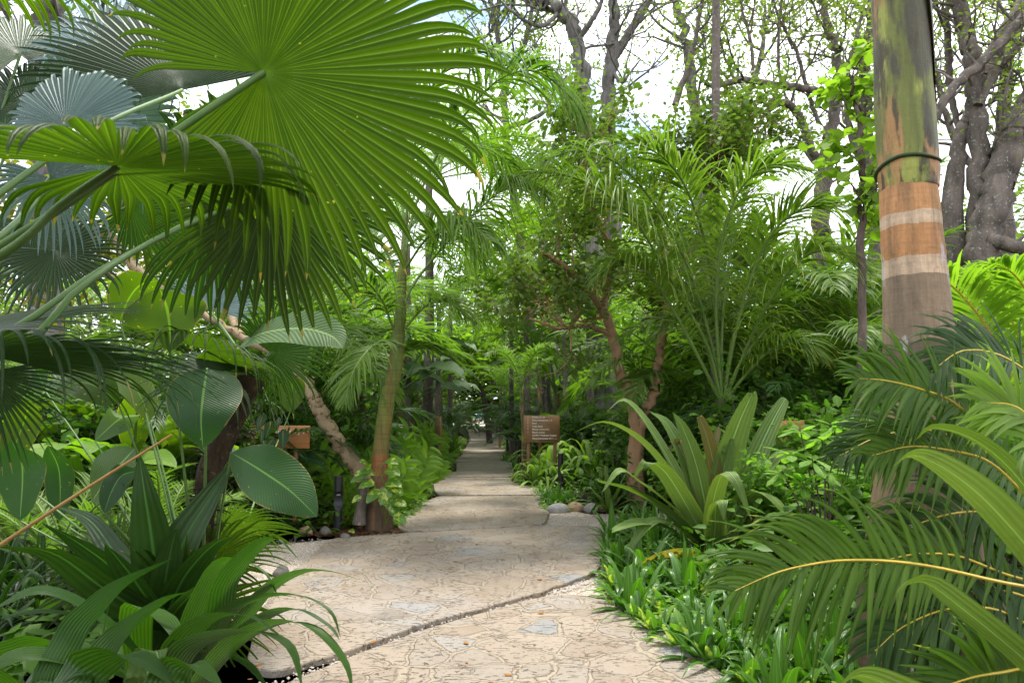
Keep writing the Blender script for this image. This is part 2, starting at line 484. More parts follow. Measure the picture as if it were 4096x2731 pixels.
M = {}
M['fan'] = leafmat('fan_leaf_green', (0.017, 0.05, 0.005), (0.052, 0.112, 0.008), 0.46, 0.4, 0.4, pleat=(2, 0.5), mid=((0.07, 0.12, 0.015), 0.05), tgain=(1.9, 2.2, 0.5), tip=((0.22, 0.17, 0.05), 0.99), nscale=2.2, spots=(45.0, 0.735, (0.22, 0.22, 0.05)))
M['fan_dark'] = leafmat('fan_leaf_dark', (0.008, 0.03, 0.007), (0.022, 0.068, 0.015), 0.3, 0.36, 0.5, pleat=(2, 0.3), mid=((0.07, 0.14, 0.03), 0.05), tgain=(1.5, 1.8, 0.6), tip=((0.25, 0.2, 0.08), 0.98))  # darker copy of the fan leaf, with shade put into its colour
M['fan_silver'] = leafmat('fan_leaf_silver', (0.12, 0.24, 0.27), (0.22, 0.38, 0.43), 0.12, 0.38, 0.6, pleat=(2, 0.4), tgain=(0.8, 1.2, 0.6), nscale=3.0)
M['petiole'] = simple('petiole_green', (0.06, 0.13, 0.025), 0.45, 0.4, (0.09, 0.16, 0.035), 12.0)
M['petiole_dark'] = simple('petiole_dark', (0.02, 0.04, 0.012), 0.5, 0.3, (0.04, 0.06, 0.02), 12.0)
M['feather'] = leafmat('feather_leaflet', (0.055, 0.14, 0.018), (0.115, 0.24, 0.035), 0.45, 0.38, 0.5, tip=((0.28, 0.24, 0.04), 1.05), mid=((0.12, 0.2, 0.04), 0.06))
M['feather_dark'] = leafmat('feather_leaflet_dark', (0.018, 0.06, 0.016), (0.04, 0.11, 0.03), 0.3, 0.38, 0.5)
M['feather_bright'] = leafmat('feather_leaflet_bright', (0.09, 0.21, 0.02), (0.18, 0.35, 0.045), 0.48, 0.4, 0.45, tip=((0.34, 0.30, 0.05), 1.02))
M['queen'] = leafmat('queen_leaflet', (0.065, 0.155, 0.02), (0.135, 0.26, 0.04), 0.42, 0.36, 0.5, tip=((0.42, 0.36, 0.03), 0.86), mid=((0.18, 0.26, 0.05), 0.07))
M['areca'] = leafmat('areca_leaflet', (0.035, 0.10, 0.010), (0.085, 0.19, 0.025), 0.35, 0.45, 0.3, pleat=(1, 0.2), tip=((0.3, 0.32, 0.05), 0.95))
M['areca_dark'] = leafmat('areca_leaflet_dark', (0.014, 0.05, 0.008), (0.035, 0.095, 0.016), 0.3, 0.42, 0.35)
M['rachis_yellow'] = simple('rachis_yellow', (0.42, 0.33, 0.035), 0.4, 0.4, (0.55, 0.38, 0.05), 10.0)
M['rachis_green'] = simple('rachis_green', (0.09, 0.17, 0.03), 0.5, 0.3, (0.14, 0.2, 0.05), 8.0)
M['rachis_brown'] = simple('rachis_brown', (0.10, 0.07, 0.03), 0.6, 0.3, (0.16, 0.12, 0.05), 8.0)
M['strap_dark'] = leafmat('crinum_leaf_dark', (0.010, 0.042, 0.008), (0.026, 0.078, 0.012), 0.28, 0.36, 0.5, pleat=(5, 0.2), mid=((0.05, 0.13, 0.03), 0.04), tgain=(1.5, 1.8, 0.5))
M['pleated'] = leafmat('palm_grass_leaf', (0.018, 0.075, 0.009), (0.05, 0.145, 0.018), 0.35, 0.33, 0.5, pleat=(9, 0.5), tgain=(1.5, 1.8, 0.4), tip=((0.2, 0.15, 0.05), 1.06))
M['pleated_pale'] = leafmat('palm_grass_leaf_pale', (0.14, 0.31, 0.06), (0.25, 0.46, 0.12), 0.38, 0.36, 0.5, pleat=(8, 0.3), tgain=(1.4, 1.7, 0.4))
M['bronze'] = leafmat('crinum_leaf_bronze', (0.07, 0.16, 0.032), (0.135, 0.25, 0.08), 0.3, 0.4, 0.4, pleat=(6, 0.15), mid=((0.2, 0.32, 0.12), 0.03), tgain=(1.4, 1.5, 0.5), blotch=((0.10, 0.15, 0.045), 0.60), spots=(60.0, 0.70, (0.16, 0.12, 0.05)))
M['bronze_red'] = leafmat('crinum_leaf_red', (0.085, 0.12, 0.03), (0.12, 0.11, 0.045), 0.25, 0.36, 0.5, pleat=(6, 0.2), mid=((0.16, 0.2, 0.06), 0.03), tgain=(1.5, 1.2, 0.5))
M['banana'] = leafmat('banana_leaf', (0.08, 0.22, 0.022), (0.17, 0.37, 0.05), 0.45, 0.36, 0.5, lat=(26, 0.35, 0.25), mid=((0.22, 0.32, 0.08), 0.035), tgain=(1.7, 1.9, 0.35))
M['banana_blue'] = leafmat('banana_leaf_bluish', (0.05, 0.125, 0.045), (0.09, 0.19, 0.08), 0.28, 0.45, 0.4, lat=(26, 0.35, 0.25), mid=((0.2, 0.3, 0.12), 0.03), tgain=(1.5, 1.8, 0.4))
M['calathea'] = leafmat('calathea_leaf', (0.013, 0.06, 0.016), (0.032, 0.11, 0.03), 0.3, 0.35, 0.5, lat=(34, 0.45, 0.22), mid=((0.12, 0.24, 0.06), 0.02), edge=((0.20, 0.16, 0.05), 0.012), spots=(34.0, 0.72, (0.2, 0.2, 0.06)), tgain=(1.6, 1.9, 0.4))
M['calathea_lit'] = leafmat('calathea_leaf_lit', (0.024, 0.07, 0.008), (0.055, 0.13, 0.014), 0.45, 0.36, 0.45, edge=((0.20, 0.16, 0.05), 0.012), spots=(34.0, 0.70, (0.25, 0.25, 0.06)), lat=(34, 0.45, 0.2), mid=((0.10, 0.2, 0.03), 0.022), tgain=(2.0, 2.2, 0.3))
M['ginger'] = leafmat('ginger_leaf', (0.08, 0.23, 0.025), (0.18, 0.38, 0.05), 0.45, 0.34, 0.5, lat=(16, 0.6, 0.15), mid=((0.17, 0.3, 0.06), 0.04), tgain=(1.6, 1.9, 0.4))
M['rosette'] = leafmat('rosette_leaf', (0.030, 0.115, 0.014), (0.085, 0.24, 0.035), 0.33, 0.24, 0.7, pleat=(3, 0.2), mid=((0.10, 0.25, 0.04), 0.05), tgain=(1.6, 1.9, 0.4), coat=0.3)
M['pothos'] = leafmat('pothos_leaf', (0.06, 0.19, 0.025), (0.11, 0.27, 0.035), 0.35, 0.3, 0.6, blotch=((0.42, 0.48, 0.08), 0.53), mid=((0.2, 0.3, 0.06), 0.03), coat=0.3)
M['cover'] = leafmat('groundcover_leaf', (0.06, 0.18, 0.02), (0.17, 0.38, 0.045), 0.4, 0.35, 0.5)
M['under'] = leafmat('undergrowth_leaf', (0.028, 0.10, 0.012), (0.09, 0.23, 0.03), 0.4, 0.38, 0.5)
M['tree_olive'] = leafmat('tree_leaf_olive', (0.045, 0.105, 0.025), (0.12, 0.215, 0.05), 0.42, 0.4, 0.5, blotch=((0.2, 0.17, 0.03), 0.68))
M['tree_bright'] = leafmat('tree_leaf_bright', (0.085, 0.20, 0.02), (0.18, 0.34, 0.045), 0.5, 0.42, 0.4)
M['tree_pale'] = leafmat('tree_leaf_pale', (0.08, 0.145, 0.04), (0.17, 0.26, 0.08), 0.45, 0.45, 0.4)
M['tree_gold'] = leafmat('tree_leaf_golden', (0.09, 0.13, 0.015), (0.22, 0.22, 0.03), 0.5, 0.42, 0.4, blotch=((0.35, 0.18, 0.02), 0.62))
M['shrub'] = leafmat('shrub_leaf', (0.075, 0.23, 0.03), (0.18, 0.40, 0.06), 0.45, 0.36, 0.5, lat=(10, 0.8, 0.15), mid=((0.2, 0.34, 0.08), 0.05))
M['forest'] = leafmat('forest_leaf', (0.045, 0.105, 0.02), (0.13, 0.235, 0.045), 0.45, 0.5, 0.3, nscale=0.35)
M['bark_grey'] = bark('bark_grey', (0.07, 0.064, 0.06), (0.22, 0.20, 0.185), (0.32, 0.32, 0.30), 22.0, 0.64, 7.0)
M['bark_lichen'] = bark('bark_lichen', (0.06, 0.05, 0.044), (0.19, 0.155, 0.13), (0.27, 0.28, 0.24), 24.0, 0.60, 7.0)
M['bark_dark'] = bark('bark_dark', (0.02, 0.016, 0.014), (0.085, 0.065, 0.055), (0.26, 0.25, 0.23), 14.0, 0.64, 8.0, 1.0)
M['bark_red'] = bark('bark_reddish', (0.035, 0.026, 0.022), (0.125, 0.085, 0.065), (0.26, 0.27, 0.22), 26.0, 0.60, 8.0)
M['bark_tan'] = bark('bark_tan', (0.26, 0.145, 0.075), (0.42, 0.27, 0.165), (0.20, 0.11, 0.06), 7.0, 0.6, 3.5, 0.3)
M['bark_mottled'] = bark('bark_mottled', (0.20, 0.145, 0.08), (0.34, 0.26, 0.165), (0.13, 0.075, 0.035), 16.0, 0.56, 5.0, 0.35, (1, 1, 0.6), 0.006)
M['bark_twig'] = bark('bark_twig', (0.05, 0.035, 0.03), (0.15, 0.11, 0.09), None, 9, .5, 10.0, 0.4)
M['shag'] = bark('shaggy_trunk', (0.012, 0.009, 0.006), (0.06, 0.04, 0.02), (0.10, 0.07, 0.03), 30.0, 0.6, 20.0, 1.0)

# ---------------------------------------------------------------- things
REG = []
def tag(o, label, cat, group=None, kind=None):
    if label: o['label'] = label
    if cat: o['category'] = cat
    if group: o['group'] = group
    if kind: o['kind'] = kind
    return o
def thing(name, label, cat, loc=(0, 0, 0), group=None):
    o = bpy.data.objects.new(name, None); COL.objects.link(o)
    o.location = loc; o.empty_display_size = 0.2
    return tag(o, label, cat, group)
def kids(o): return [c for c in bpy.data.objects if c.parent == o]
CHILD = {}
def protos(o):
    if o.name not in CHILD: CHILD[o.name] = [(c, [(g, []) for g in kids(c)]) for c in kids(o)]
    return CHILD[o.name]
def dup(o, loc, rotz=0.0, scale=1.0):
    r = o.copy(); COL.objects.link(r)
    r.location = loc; r.rotation_euler = (0, 0, rotz); r.scale = (scale,) * 3
    for c, gs in protos(o):
        k = c.copy(); COL.objects.link(k); k.parent = r
        for g, _ in gs:
            q = g.copy(); COL.objects.link(q); q.parent = k
    return r
USED = set()
def place(proto, loc, rotz=0.0, scale=1.0, desc=None, group=None):
    """the first call moves the prototype itself, later calls copy it; the label is written at the end from where it stands"""
    if proto.name not in USED:
        protos(proto); USED.add(proto.name)
        o = proto; o.location = loc; o.rotation_euler = (0, 0, rotz); o.scale = (scale,) * 3
    else: o = dup(proto, loc, rotz, scale)
    if group: o['group'] = group
    REG.append((o, desc or proto['desc'], np.array(loc, float)))
    return o

# ---------------------------------------------------------------- ground, gravel, stone path, far plaza
def flat(name, poly, z, mat, kind='structure', label=None, cat=None):
    mb = MB(); mb.raw([(p[0], p[1], z) for p in poly], [list(range(len(poly)))])
    o = mb.build(name, mat, None, smooth=False)
    return tag(o, label, cat, None, kind)

def soil_mat():
    m, nt = mat_new('soil'); out = nd(nt, 'OutputMaterial'); pb = nd(nt, 'BsdfPrincipled', Roughness=0.95)
    pb.inputs['Specular IOR Level'].default_value = 0.1
    oc = nd(nt, 'TexCoord').outputs['Object']
    n1 = noise(nt, oc, 2.2, 6.0, 0.65); n2 = noise(nt, oc, 38.0, 5.0, 0.7)
    c = ramp(nt, n1, [(0.35, (0.022, 0.014, 0.009)), (0.65, (0.06, 0.038, 0.024))])
    c = mixc(nt, ramp(nt, n2, [(0.55, 0.0), (0.66, 0.8)]), c, (0.13, 0.065, 0.035))
    nt.links.new(c, pb.inputs['Base Color'])
    nt.links.new(nd(nt, 'Bump', Strength=0.9, Distance=0.03, Height=n2).outputs[0], pb.inputs['Normal'])
    nt.links.new(pb.outputs[0], out.inputs['Surface']); return m
def gravel_mat():
    m, nt = mat_new('gravel'); out = nd(nt, 'OutputMaterial'); pb = nd(nt, 'BsdfPrincipled', Roughness=0.9)
    oc = nd(nt, 'TexCoord').outputs['Object']
    v = nt.nodes.new('ShaderNodeTexVoronoi'); v.inputs['Scale'].default_value = 75.0; nt.links.new(oc, v.inputs['Vector'])
    sx = nd(nt, 'SeparateColor', Color=v.outputs['Color'])
    c = ramp(nt, sx.outputs[0], [(0.0, (0.22, 0.175, 0.14)), (0.25, (0.37, 0.31, 0.26)), (0.7, (0.47, 0.41, 0.35)), (1.0, (0.56, 0.51, 0.46))])
    c = mixc(nt, ramp(nt, v.outputs['Distance'], [(0.35, 0.0), (0.75, 0.8)]), c, (0.16, 0.12, 0.09))
    nt.links.new(c, pb.inputs['Base Color'])
    nt.links.new(nd(nt, 'Bump', Strength=1.0, Distance=0.008, Height=v.outputs['Distance'], invert=True).outputs[0], pb.inputs['Normal'])
    nt.links.new(pb.outputs[0], out.inputs['Surface']); return m
def flag_mat():
    m, nt = mat_new('flagstone'); out = nd(nt, 'OutputMaterial'); pb = nd(nt, 'BsdfPrincipled', Roughness=0.8)
    pb.inputs['Specular IOR Level'].default_value = 0.3
    oc = nd(nt, 'TexCoord').outputs['Object']
    wob = noise(nt, oc, 3.0, 4.0, 0.6, 'Color')
    vo = nd(nt, 'VectorMath', operation='MULTIPLY_ADD')
    nt.links.new(wob, vo.inputs[0]); vo.inputs[1].default_value = (0.2, 0.2, 0.0); nt.links.new(oc, vo.inputs[2])
    flatv = nd(nt, 'VectorMath', operation='MULTIPLY'); nt.links.new(vo.outputs[0], flatv.inputs[0]); flatv.inputs[1].default_value = (1, 1, 0)
    def vor(feat):
        v = nt.nodes.new('ShaderNodeTexVoronoi'); v.feature = feat; v.inputs['Scale'].default_value = 3.3
        v.inputs['Randomness'].default_value = 1.0
        nt.links.new(flatv.outputs[0], v.inputs['Vector']); return v
    vc, ve = vor('F1'), vor('DISTANCE_TO_EDGE')
    sc = nd(nt, 'SeparateColor', Color=vc.outputs['Color'])
    stone = ramp(nt, sc.outputs[0], [(0.0, (0.29, 0.225, 0.165)), (0.3, (0.34, 0.275, 0.21)), (0.55, (0.31, 0.265, 0.215)), (0.8, (0.36, 0.295, 0.225)), (0.9, (0.32, 0.30, 0.275)), (0.962, (0.25, 0.26, 0.265))], 'CONSTANT')
    n1 = noise(nt, oc, 6.0, 8.0, 0.65); n2 = noise(nt, oc, 42.0, 6.0, 0.7)
    stone = mixc(nt, ramp(nt, n1, [(0.35, 0.0), (0.7, 0.55)]), stone, (0.36, 0.31, 0.25))
    jagged = mth(nt, 'ADD', ve.outputs['Distance'], mth(nt, 'MULTIPLY', mth(nt, 'SUBTRACT', n2, 0.5), 0.03))
    joint = ramp(nt, jagged, [(0.03, 1.0), (0.055, 0.0)])
    col = mixc(nt, joint, stone, (0.375, 0.31, 0.232))
    pit = noise(nt, nd(nt, 'Mapping', Vector=oc, Scale=(0.55, 1.3, 1)).outputs[0], 34.0, 3.0, 0.55)
    pits = mth(nt, 'MULTIPLY', ramp(nt, pit, [(0.59, 0.0), (0.64, 1.0)]), ramp(nt, noise(nt, oc, 2.4, 2.0), [(0.38, 0.0), (0.56, 1.0)]))
    col = mixc(nt, mth(nt, 'MULTIPLY', pits, 0.75), col, (0.13, 0.085, 0.055))
    crk = nt.nodes.new('ShaderNodeTexVoronoi'); crk.feature = 'DISTANCE_TO_EDGE'; crk.inputs['Scale'].default_value = 9.0
    nt.links.new(nd(nt, 'Mapping', Vector=vo.outputs[0], Scale=(0.7, 1.5, 0)).outputs[0], crk.inputs['Vector'])
    cracks = mth(nt, 'MULTIPLY', ramp(nt, crk.outputs['Distance'], [(0.015, 1.0), (0.05, 0.0)]), ramp(nt, noise(nt, oc, 4.5, 3.0), [(0.56, 0.0), (0.68, 1.0)]))
    col = mixc(nt, mth(nt, 'MULTIPLY', cracks, 0.15), col, (0.17, 0.115, 0.075))
    grain = noise(nt, oc, 150.0, 3.0, 0.7)
    col = mixc(nt, ramp(nt, grain, [(0.35, 0.22), (0.6, 0.0)]), col, (0.22, 0.165, 0.115))
    stain = noise(nt, oc, 1.1, 5.0, 0.6)
    col = mixc(nt, ramp(nt, stain, [(0.45, 0.0), (0.75, 0.45)]), col, (0.27, 0.22, 0.165))
    grey = noise(nt, nd(nt, 'Mapping', Vector=oc, Location=(5, 3, 0)).outputs[0], 0.9, 3.0)
    col = mixc(nt, ramp(nt, grey, [(0.5, 0.0), (0.68, 0.45)]), col, (0.36, 0.34, 0.32))
    col = mixc(nt, 1.0, col, (0.80, 0.80, 0.81), 'MULTIPLY')
    nt.links.new(col, pb.inputs['Base Color'])
    h = mth(nt, 'SUBTRACT', mth(nt, 'ADD', mth(nt, 'MULTIPLY', n2, 0.35), mth(nt, 'MULTIPLY', n1, 0.4)), mth(nt, 'ADD', mth(nt, 'MULTIPLY', joint, 0.5), mth(nt, 'MULTIPLY', mth(nt, 'MAXIMUM', pits, cracks), 0.9)))
    nt.links.new(nd(nt, 'Bump', Strength=1.0, Distance=0.035, Height=h).outputs[0], pb.inputs['Normal'])
    nt.links.new(pb.outputs[0], out.inputs['Surface']); return m
M['soil'], M['gravel'], M['flag'] = soil_mat(), gravel_mat(), flag_mat()

mb = MB(); mb.raw([(-400, -400, -0.05), (400, -400, -0.05), (400, 400, -0.05), (-400, 400, -0.05)], [(0, 1, 2, 3)])
tag(mb.build('ground', M['soil'], None), None, None, None, 'structure')
flat('gravel_path', [(-7.5, 5.2), (-2.6, 5.6), (-1.6, 2.6), (0.9, 2.6), (0.62, 5.0), (1.0, 5.5), (0.9, 6.3), (0.9, 7.5), (1.2, 8.85), (6.5, 9.4), (6.5, 10.6), (1.9, 10.3), (1.15, 10.2), (0.4, 11.5), (-1.0, 11.2), (-1.55, 9.6), (-1.5, 8.75), (-2.15, 8.3), (-3.2, 8.0), (-7.5, 7.3)], -0.045, M['gravel'])
flat('mulch_bed', [(-2.1, 8.35), (-1.5, 8.8), (-1.25, 9.5), (-1.6, 10.4), (-2.6, 9.6)], -0.041, simple('mulch', (0.10, 0.05, 0.03), 0.95, 0.1, (0.03, 0.016, 0.01), 55.0, 0.9))

def slab(poly, name='stone_path', z=0.0, thick=0.085, rough=0.012, seed=0):
    """one poured slab of the path: outline resampled and made uneven, rounded top edge"""
    rng = R_(seed)
    P = np.array([p[:2] for p in poly], float)
    out = []
    for a, b in zip(P, np.roll(P, -1, 0)):
        k = max(1, int(np.linalg.norm(b - a) / 0.09))
        for i in range(k): out.append(a + (b - a) * i / k)
    Q = np.array(out)
    for _ in range(2): Q = 0.5 * Q + 0.25 * (np.roll(Q, 1, 0) + np.roll(Q, -1, 0))
    Q = Q + rng.normal(0, rough, Q.shape) * 0.6
    T = unit(np.roll(Q, -1, 0) - np.roll(Q, 1, 0)); Nn = np.stack([T[:, 1], -T[:, 0]], 1)
    area = 0.5 * np.sum(Q[:, 0] * np.roll(Q[:, 1], -1) - np.roll(Q[:, 0], -1) * Q[:, 1])
    if area < 0: Nn = -Nn
    m = len(Q)
    rings = [(0.0, z - thick), (0.0, z - 0.010), (-0.004, z - 0.002), (-0.012, z)]
    V = np.vstack([np.column_stack([Q + Nn * o, np.full(m, h)]) for o, h in rings])
    F = []
    for r in range(3):
        for i in range(m):
            j = (i + 1) % m
            F.append((r * m + i, r * m + j, (r + 1) * m + j, (r + 1) * m + i))
    me = bpy.data.meshes.new(name); top = [3 * m + i for i in range(m)]
    if area < 0: F = [f[::-1] for f in F]; top = top[::-1]
    me.from_pydata(V.tolist(), [], F + [top]); me.materials.append(M['flag'])
    o = bpy.data.objects.new(name, me); COL.objects.link(o)
    return tag(o, None, None, None, 'structure')
q5 = lambda X, Y: gnd(237.5 + .2126 * X, 450 + .2126 * Y)
q4 = lambda X, Y: gnd(425 + .0478 * X, 387.5 + .0478 * Y)
slab([q5(1440, 680), q5(1600, 668), q5(1760, 715), q5(1860, 785), q5(2000, 850), q5(2150, 935), q5(2270, 1025), q5(2390, 1200), (1.05, 2.3), (-0.9, 2.3), q5(150, 1120), q5(520, 968), q5(880, 838), q5(1130, 764)], seed=1)
slab([q5(1462, 652), q5(1700, 560), q5(1718, 470), q5(1728, 352), q5(1470, 348), q5(1100, 369), q5(700, 392), q5(440, 412), q5(385, 450), q5(335, 510), q5(240, 575), q5(170, 650), q5(110, 750), q5(55, 930), q5(40, 985), q5(75, 1035), q5(150, 1045), q5(480, 952), q5(880, 808), q5(1150, 738)], seed=2)
slab([q5(748, 350), q5(770, 372), q5(840, 378), q5(1100, 366), q5(1440, 346), q5(1462, 300), q5(1470, 285), q5(1412, 265), q5(1435, 211), q5(945, 213), q5(850, 255), q5(790, 302)], seed=3)
slab([q5(942, 209), q5(1442, 206), q5(1468, 185), q5(1350, 160), q5(1290, 146), q5(1285, 125), q5(930, 126), q5(905, 150)], seed=4)
slab([q5(925, 123), q5(1290, 121), q5(1300, 100), q5(1325, 62), q5(1255, 50), q5(1032, 55), q5(1030, 98), q5(942, 112)], seed=5)
slab([q4(600, 1540), q4(1760, 1530), q4(1640, 1500), q4(1740, 1440), q4(1620, 1372), q4(1700, 1300), q4(1610, 1200), q4(1640, 1130), q4(930, 1120), q4(890, 1180), q4(850, 1260), q4(770, 1320), q4(800, 1390), q4(650, 1490)], seed=6)
slab([q4(925, 1110), q4(1780, 1105), q4(1800, 1080), q4(1625, 1072), q4(1540, 1000), q4(1430, 926), q4(912, 922), q4(915, 1000)], seed=7, rough=0.02)
slab([q4(910, 916), q4(1115, 910), q4(1108, 832), q4(860, 832)], seed=8, rough=0.02)
# loose pale gravel lying in the joint and along the slab edges
rng = R_(5)
def pebbles(name, pts, size, mat):
    ico = []
    V0 = unit(np.array([(1, 0, 0), (-1, 0, 0), (0, 1, 0), (0, -1, 0), (0, 0, 1), (0, 0, -1)], float))
    F0 = [(0, 2, 4), (2, 1, 4), (1, 3, 4), (3, 0, 4), (2, 0, 5), (1, 2, 5), (3, 1, 5), (0, 3, 5)]
    mb = MB()
    for p in pts:
        s = size * rng.uniform(0.5, 1.3); V = V0 * rng.uniform(0.6, 1.2, (6, 3)) * s
        a = rng.uniform(0, 6.3); c_, s_ = math.cos(a), math.sin(a)
        V = V @ np.array([[c_, s_, 0], [-s_, c_, 0], [0, 0, 0.75]])
        mb.raw(V + p, F0)
    return tag(mb.build(name, mat, None, smooth=False), None, None, None, 'stuff')
pp = []
for a, b, n in ((q5(150, 1080), q5(900, 822), 170), (q5(900, 822), q5(1460, 662), 170), (q5(1460, 655), q5(1700, 590), 300)):
    for _ in range(n):
        t = rng.uniform(); w = 0.045 if b[0] < 0.9 else 0.13
        p = a + (b - a) * t; pp.append(np.array([p[0] + rng.normal(0, w), p[1] + rng.normal(0, w * 0.7), -0.03]))
for _ in range(500):
    p = q5(rng.uniform(60, 420), rng.uniform(400, 520)); pp.append(np.array([p[0], p[1], -0.035]))
for _ in range(500):
    p = q5(rng.uniform(1460, 1740), rng.uniform(285, 345)); pp.append(np.array([p[0], p[1], -0.035]))
o = pebbles('gravel', pp, 0.009, simple('pebble', (0.34, 0.29, 0.245), 0.9, 0.2, (0.50, 0.45, 0.40), 40.0))

# far end: lawn strip, pale plaza, planter, pool
flat('lawn', [gnd(455, 426.6)[:2], gnd(484, 426.6)[:2], gnd(484, 425.2)[:2], gnd(455, 425.2)[:2]], -0.02, simple('lawn', (0.12, 0.22, 0.03), 0.9, 0.1, (0.18, 0.28, 0.05), 8.0))
flat('plaza', [(-22, 60.5), (12, 60.5), (12, 100), (-22, 100)], -0.03, simple('plaza', (0.60, 0.54, 0.47), 0.9, 0.2, (0.68, 0.62, 0.55), 1.5))

def box(mb, c, s, mat=0, bev=0.0, R3=None):
    c, s = np.array(c, float), np.array(s, float) / 2
    b = min(bev, s.min() * 0.45)
    V, F = [], []
    if b <= 0:
        V = [(x, y, z) for x in (-1, 1) for y in (-1, 1) for z in (-1, 1)]; V = np.array(V) * s
        F = [(0, 1, 3, 2), (4, 6, 7, 5), (0, 4, 5, 1), (2, 3, 7, 6), (0, 2, 6, 4), (1, 5, 7, 3)]
    else:
        import bmesh
        bm = bmesh.new(); bmesh.ops.create_cube(bm, size=1.0)
        for v in bm.verts: v.co = Vector((v.co.x * 2 * s[0], v.co.y * 2 * s[1], v.co.z * 2 * s[2]))
        bmesh.ops.bevel(bm, geom=bm.edges[:], offset=b, segments=1, affect='EDGES')
        bm.verts.index_update()
        V = np.array([v.co[:] for v in bm.verts]); F = [[v.index for v in f.verts] for f in bm.faces]; bm.free()
    V = np.asarray(V, float)
    if R3 is not None: V = V @ np.asarray(R3).T
    mb.raw(V + c, F, mat)
def rotz(a):
    c_, s_ = math.cos(a), math.sin(a); return np.array([[c_, -s_, 0], [s_, c_, 0], [0, 0, 1.0]])

pool = thing('swimming_pool', 'raised teal swimming pool beyond the pale plaza at the end of the path', 'pool', (-6, 96, 0))
mb = MB(); box(mb, (0, 0, 0.35), (18, 6, 0.7)); mb.build('pool_wall', simple('pool_tile', (0.05, 0.18, 0.19), 0.3, 0.5, (0.07, 0.24, 0.25), 3.0), pool)
mb = MB(); box(mb, (0, 0, 0.72), (17.4, 5.4, 0.06)); mb.build('water_surface', simple('pool_water', (0.06, 0.24, 0.27), 0.08, 0.6), pool)
mb = MB(); box(mb, (0, -3.25, 0.06), (18, 0.45, 0.13)); mb.build('coping', simple('coping', (0.42, 0.32, 0.24), 0.8, 0.2, (0.5, 0.4, 0.3), 2.0), pool)
pl = at(466, 421, 78); pl[2] = 0
plant_bed = thing('round_planter', 'low stone edged planter with clipped bright shrub on the pale plaza', 'planter', tuple(pl))
mb = MB(); tube(mb, [(0, 0, -0.03), (0, 0, 0.02), (0, 0, 0.3), (0, 0, 0.32)], [1.7, 1.7, 1.7, 1.55], 20, 0); mb.build('stone_edge', simple('planter_stone', (0.34, 0.24, 0.16), 0.9, 0.2, (0.45, 0.34, 0.25), 3.0), plant_bed)
mb = MB(); rng = R_(8)
n = 1500; P = rng.normal(0, 1, (n, 3)); P = unit(P) * rng.uniform(0.7, 1, (n, 1)); P[:, 2] = np.abs(P[:, 2])
blades(mb, P * (1.0, 1.0, 0.75) + (-0.3, 0, 0.3), P + (0, 0, 0.4), rng.normal(0, 1, (n, 3)), 0.25, 0.08, 0.2, 3, 2, 0, 'ellip', 0, rng=rng)
mb.build('shrub', M['tree_bright'], plant_bed)

# ---------------------------------------------------------------- signs, bollards, spotlight, stones
def wood_mat(name, a, b, knot):
    m, nt = mat_new(name); out = nd(nt, 'OutputMaterial'); pb = nd(nt, 'BsdfPrincipled', Roughness=0.55)
    oc = nd(nt, 'TexCoord').outputs['Object']
    st = nd(nt, 'Mapping', Vector=oc, Scale=(1.6, 1, 16)).outputs[0]
    n1 = noise(nt, st, 3.0, 6.0, 0.6, dist=0.6); n2 = noise(nt, nd(nt, 'Mapping', Vector=oc, Scale=(3, 1, 60)).outputs[0], 4.0, 4.0, 0.6)
    c = ramp(nt, n1, [(0.3, a), (0.62, b)])
    c = mixc(nt, ramp(nt, n2, [(0.56, 0.0), (0.7, 0.75)]), c, knot)
    z = nd(nt, 'SeparateXYZ', Vector=oc).outputs['Z']
    pl_ = mth(nt, 'FRACT', mth(nt, 'MULTIPLY', z, 9.5))
    c = mixc(nt, ramp(nt, pl_, [(0.0, 0.8), (0.05, 0.0)]), c, (0.03, 0.015, 0.008))
    nt.links.new(c, pb.inputs['Base Color'])
    nt.links.new(nd(nt, 'Bump', Strength=0.4, Distance=0.004, Height=n2).outputs[0], pb.inputs['Normal'])
    nt.links.new(pb.outputs[0], out.inputs['Surface']); return m
M['wood'] = wood_mat('sign_wood', (0.17, 0.08, 0.035), (0.30, 0.16, 0.075), (0.07, 0.03, 0.014))
M['wood_orange'] = wood_mat('sign_wood_orange', (0.28, 0.105, 0.025), (0.40, 0.17, 0.045), (0.13, 0.045, 0.012))
M['paint'] = simple('white_paint', (0.85, 0.83, 0.78), 0.6)
M['black'] = simple('black_metal', (0.018, 0.018, 0.02), 0.5, 0.4, (0.03, 0.03, 0.033), 60.0)
M['stone_grey'] = simple('river_stone_grey', (0.22, 0.21, 0.20), 0.8, 0.2, (0.34, 0.33, 0.31), 9.0, 0.3)
M['stone_dark'] = simple('mossy_stone', (0.09, 0.085, 0.075), 0.85, 0.2, (0.16, 0.15, 0.13), 9.0, 0.3)
M['stone_tan'] = simple('river_stone_tan', (0.26, 0.16, 0.09), 0.8, 0.2, (0.36, 0.26, 0.18), 9.0, 0.3)

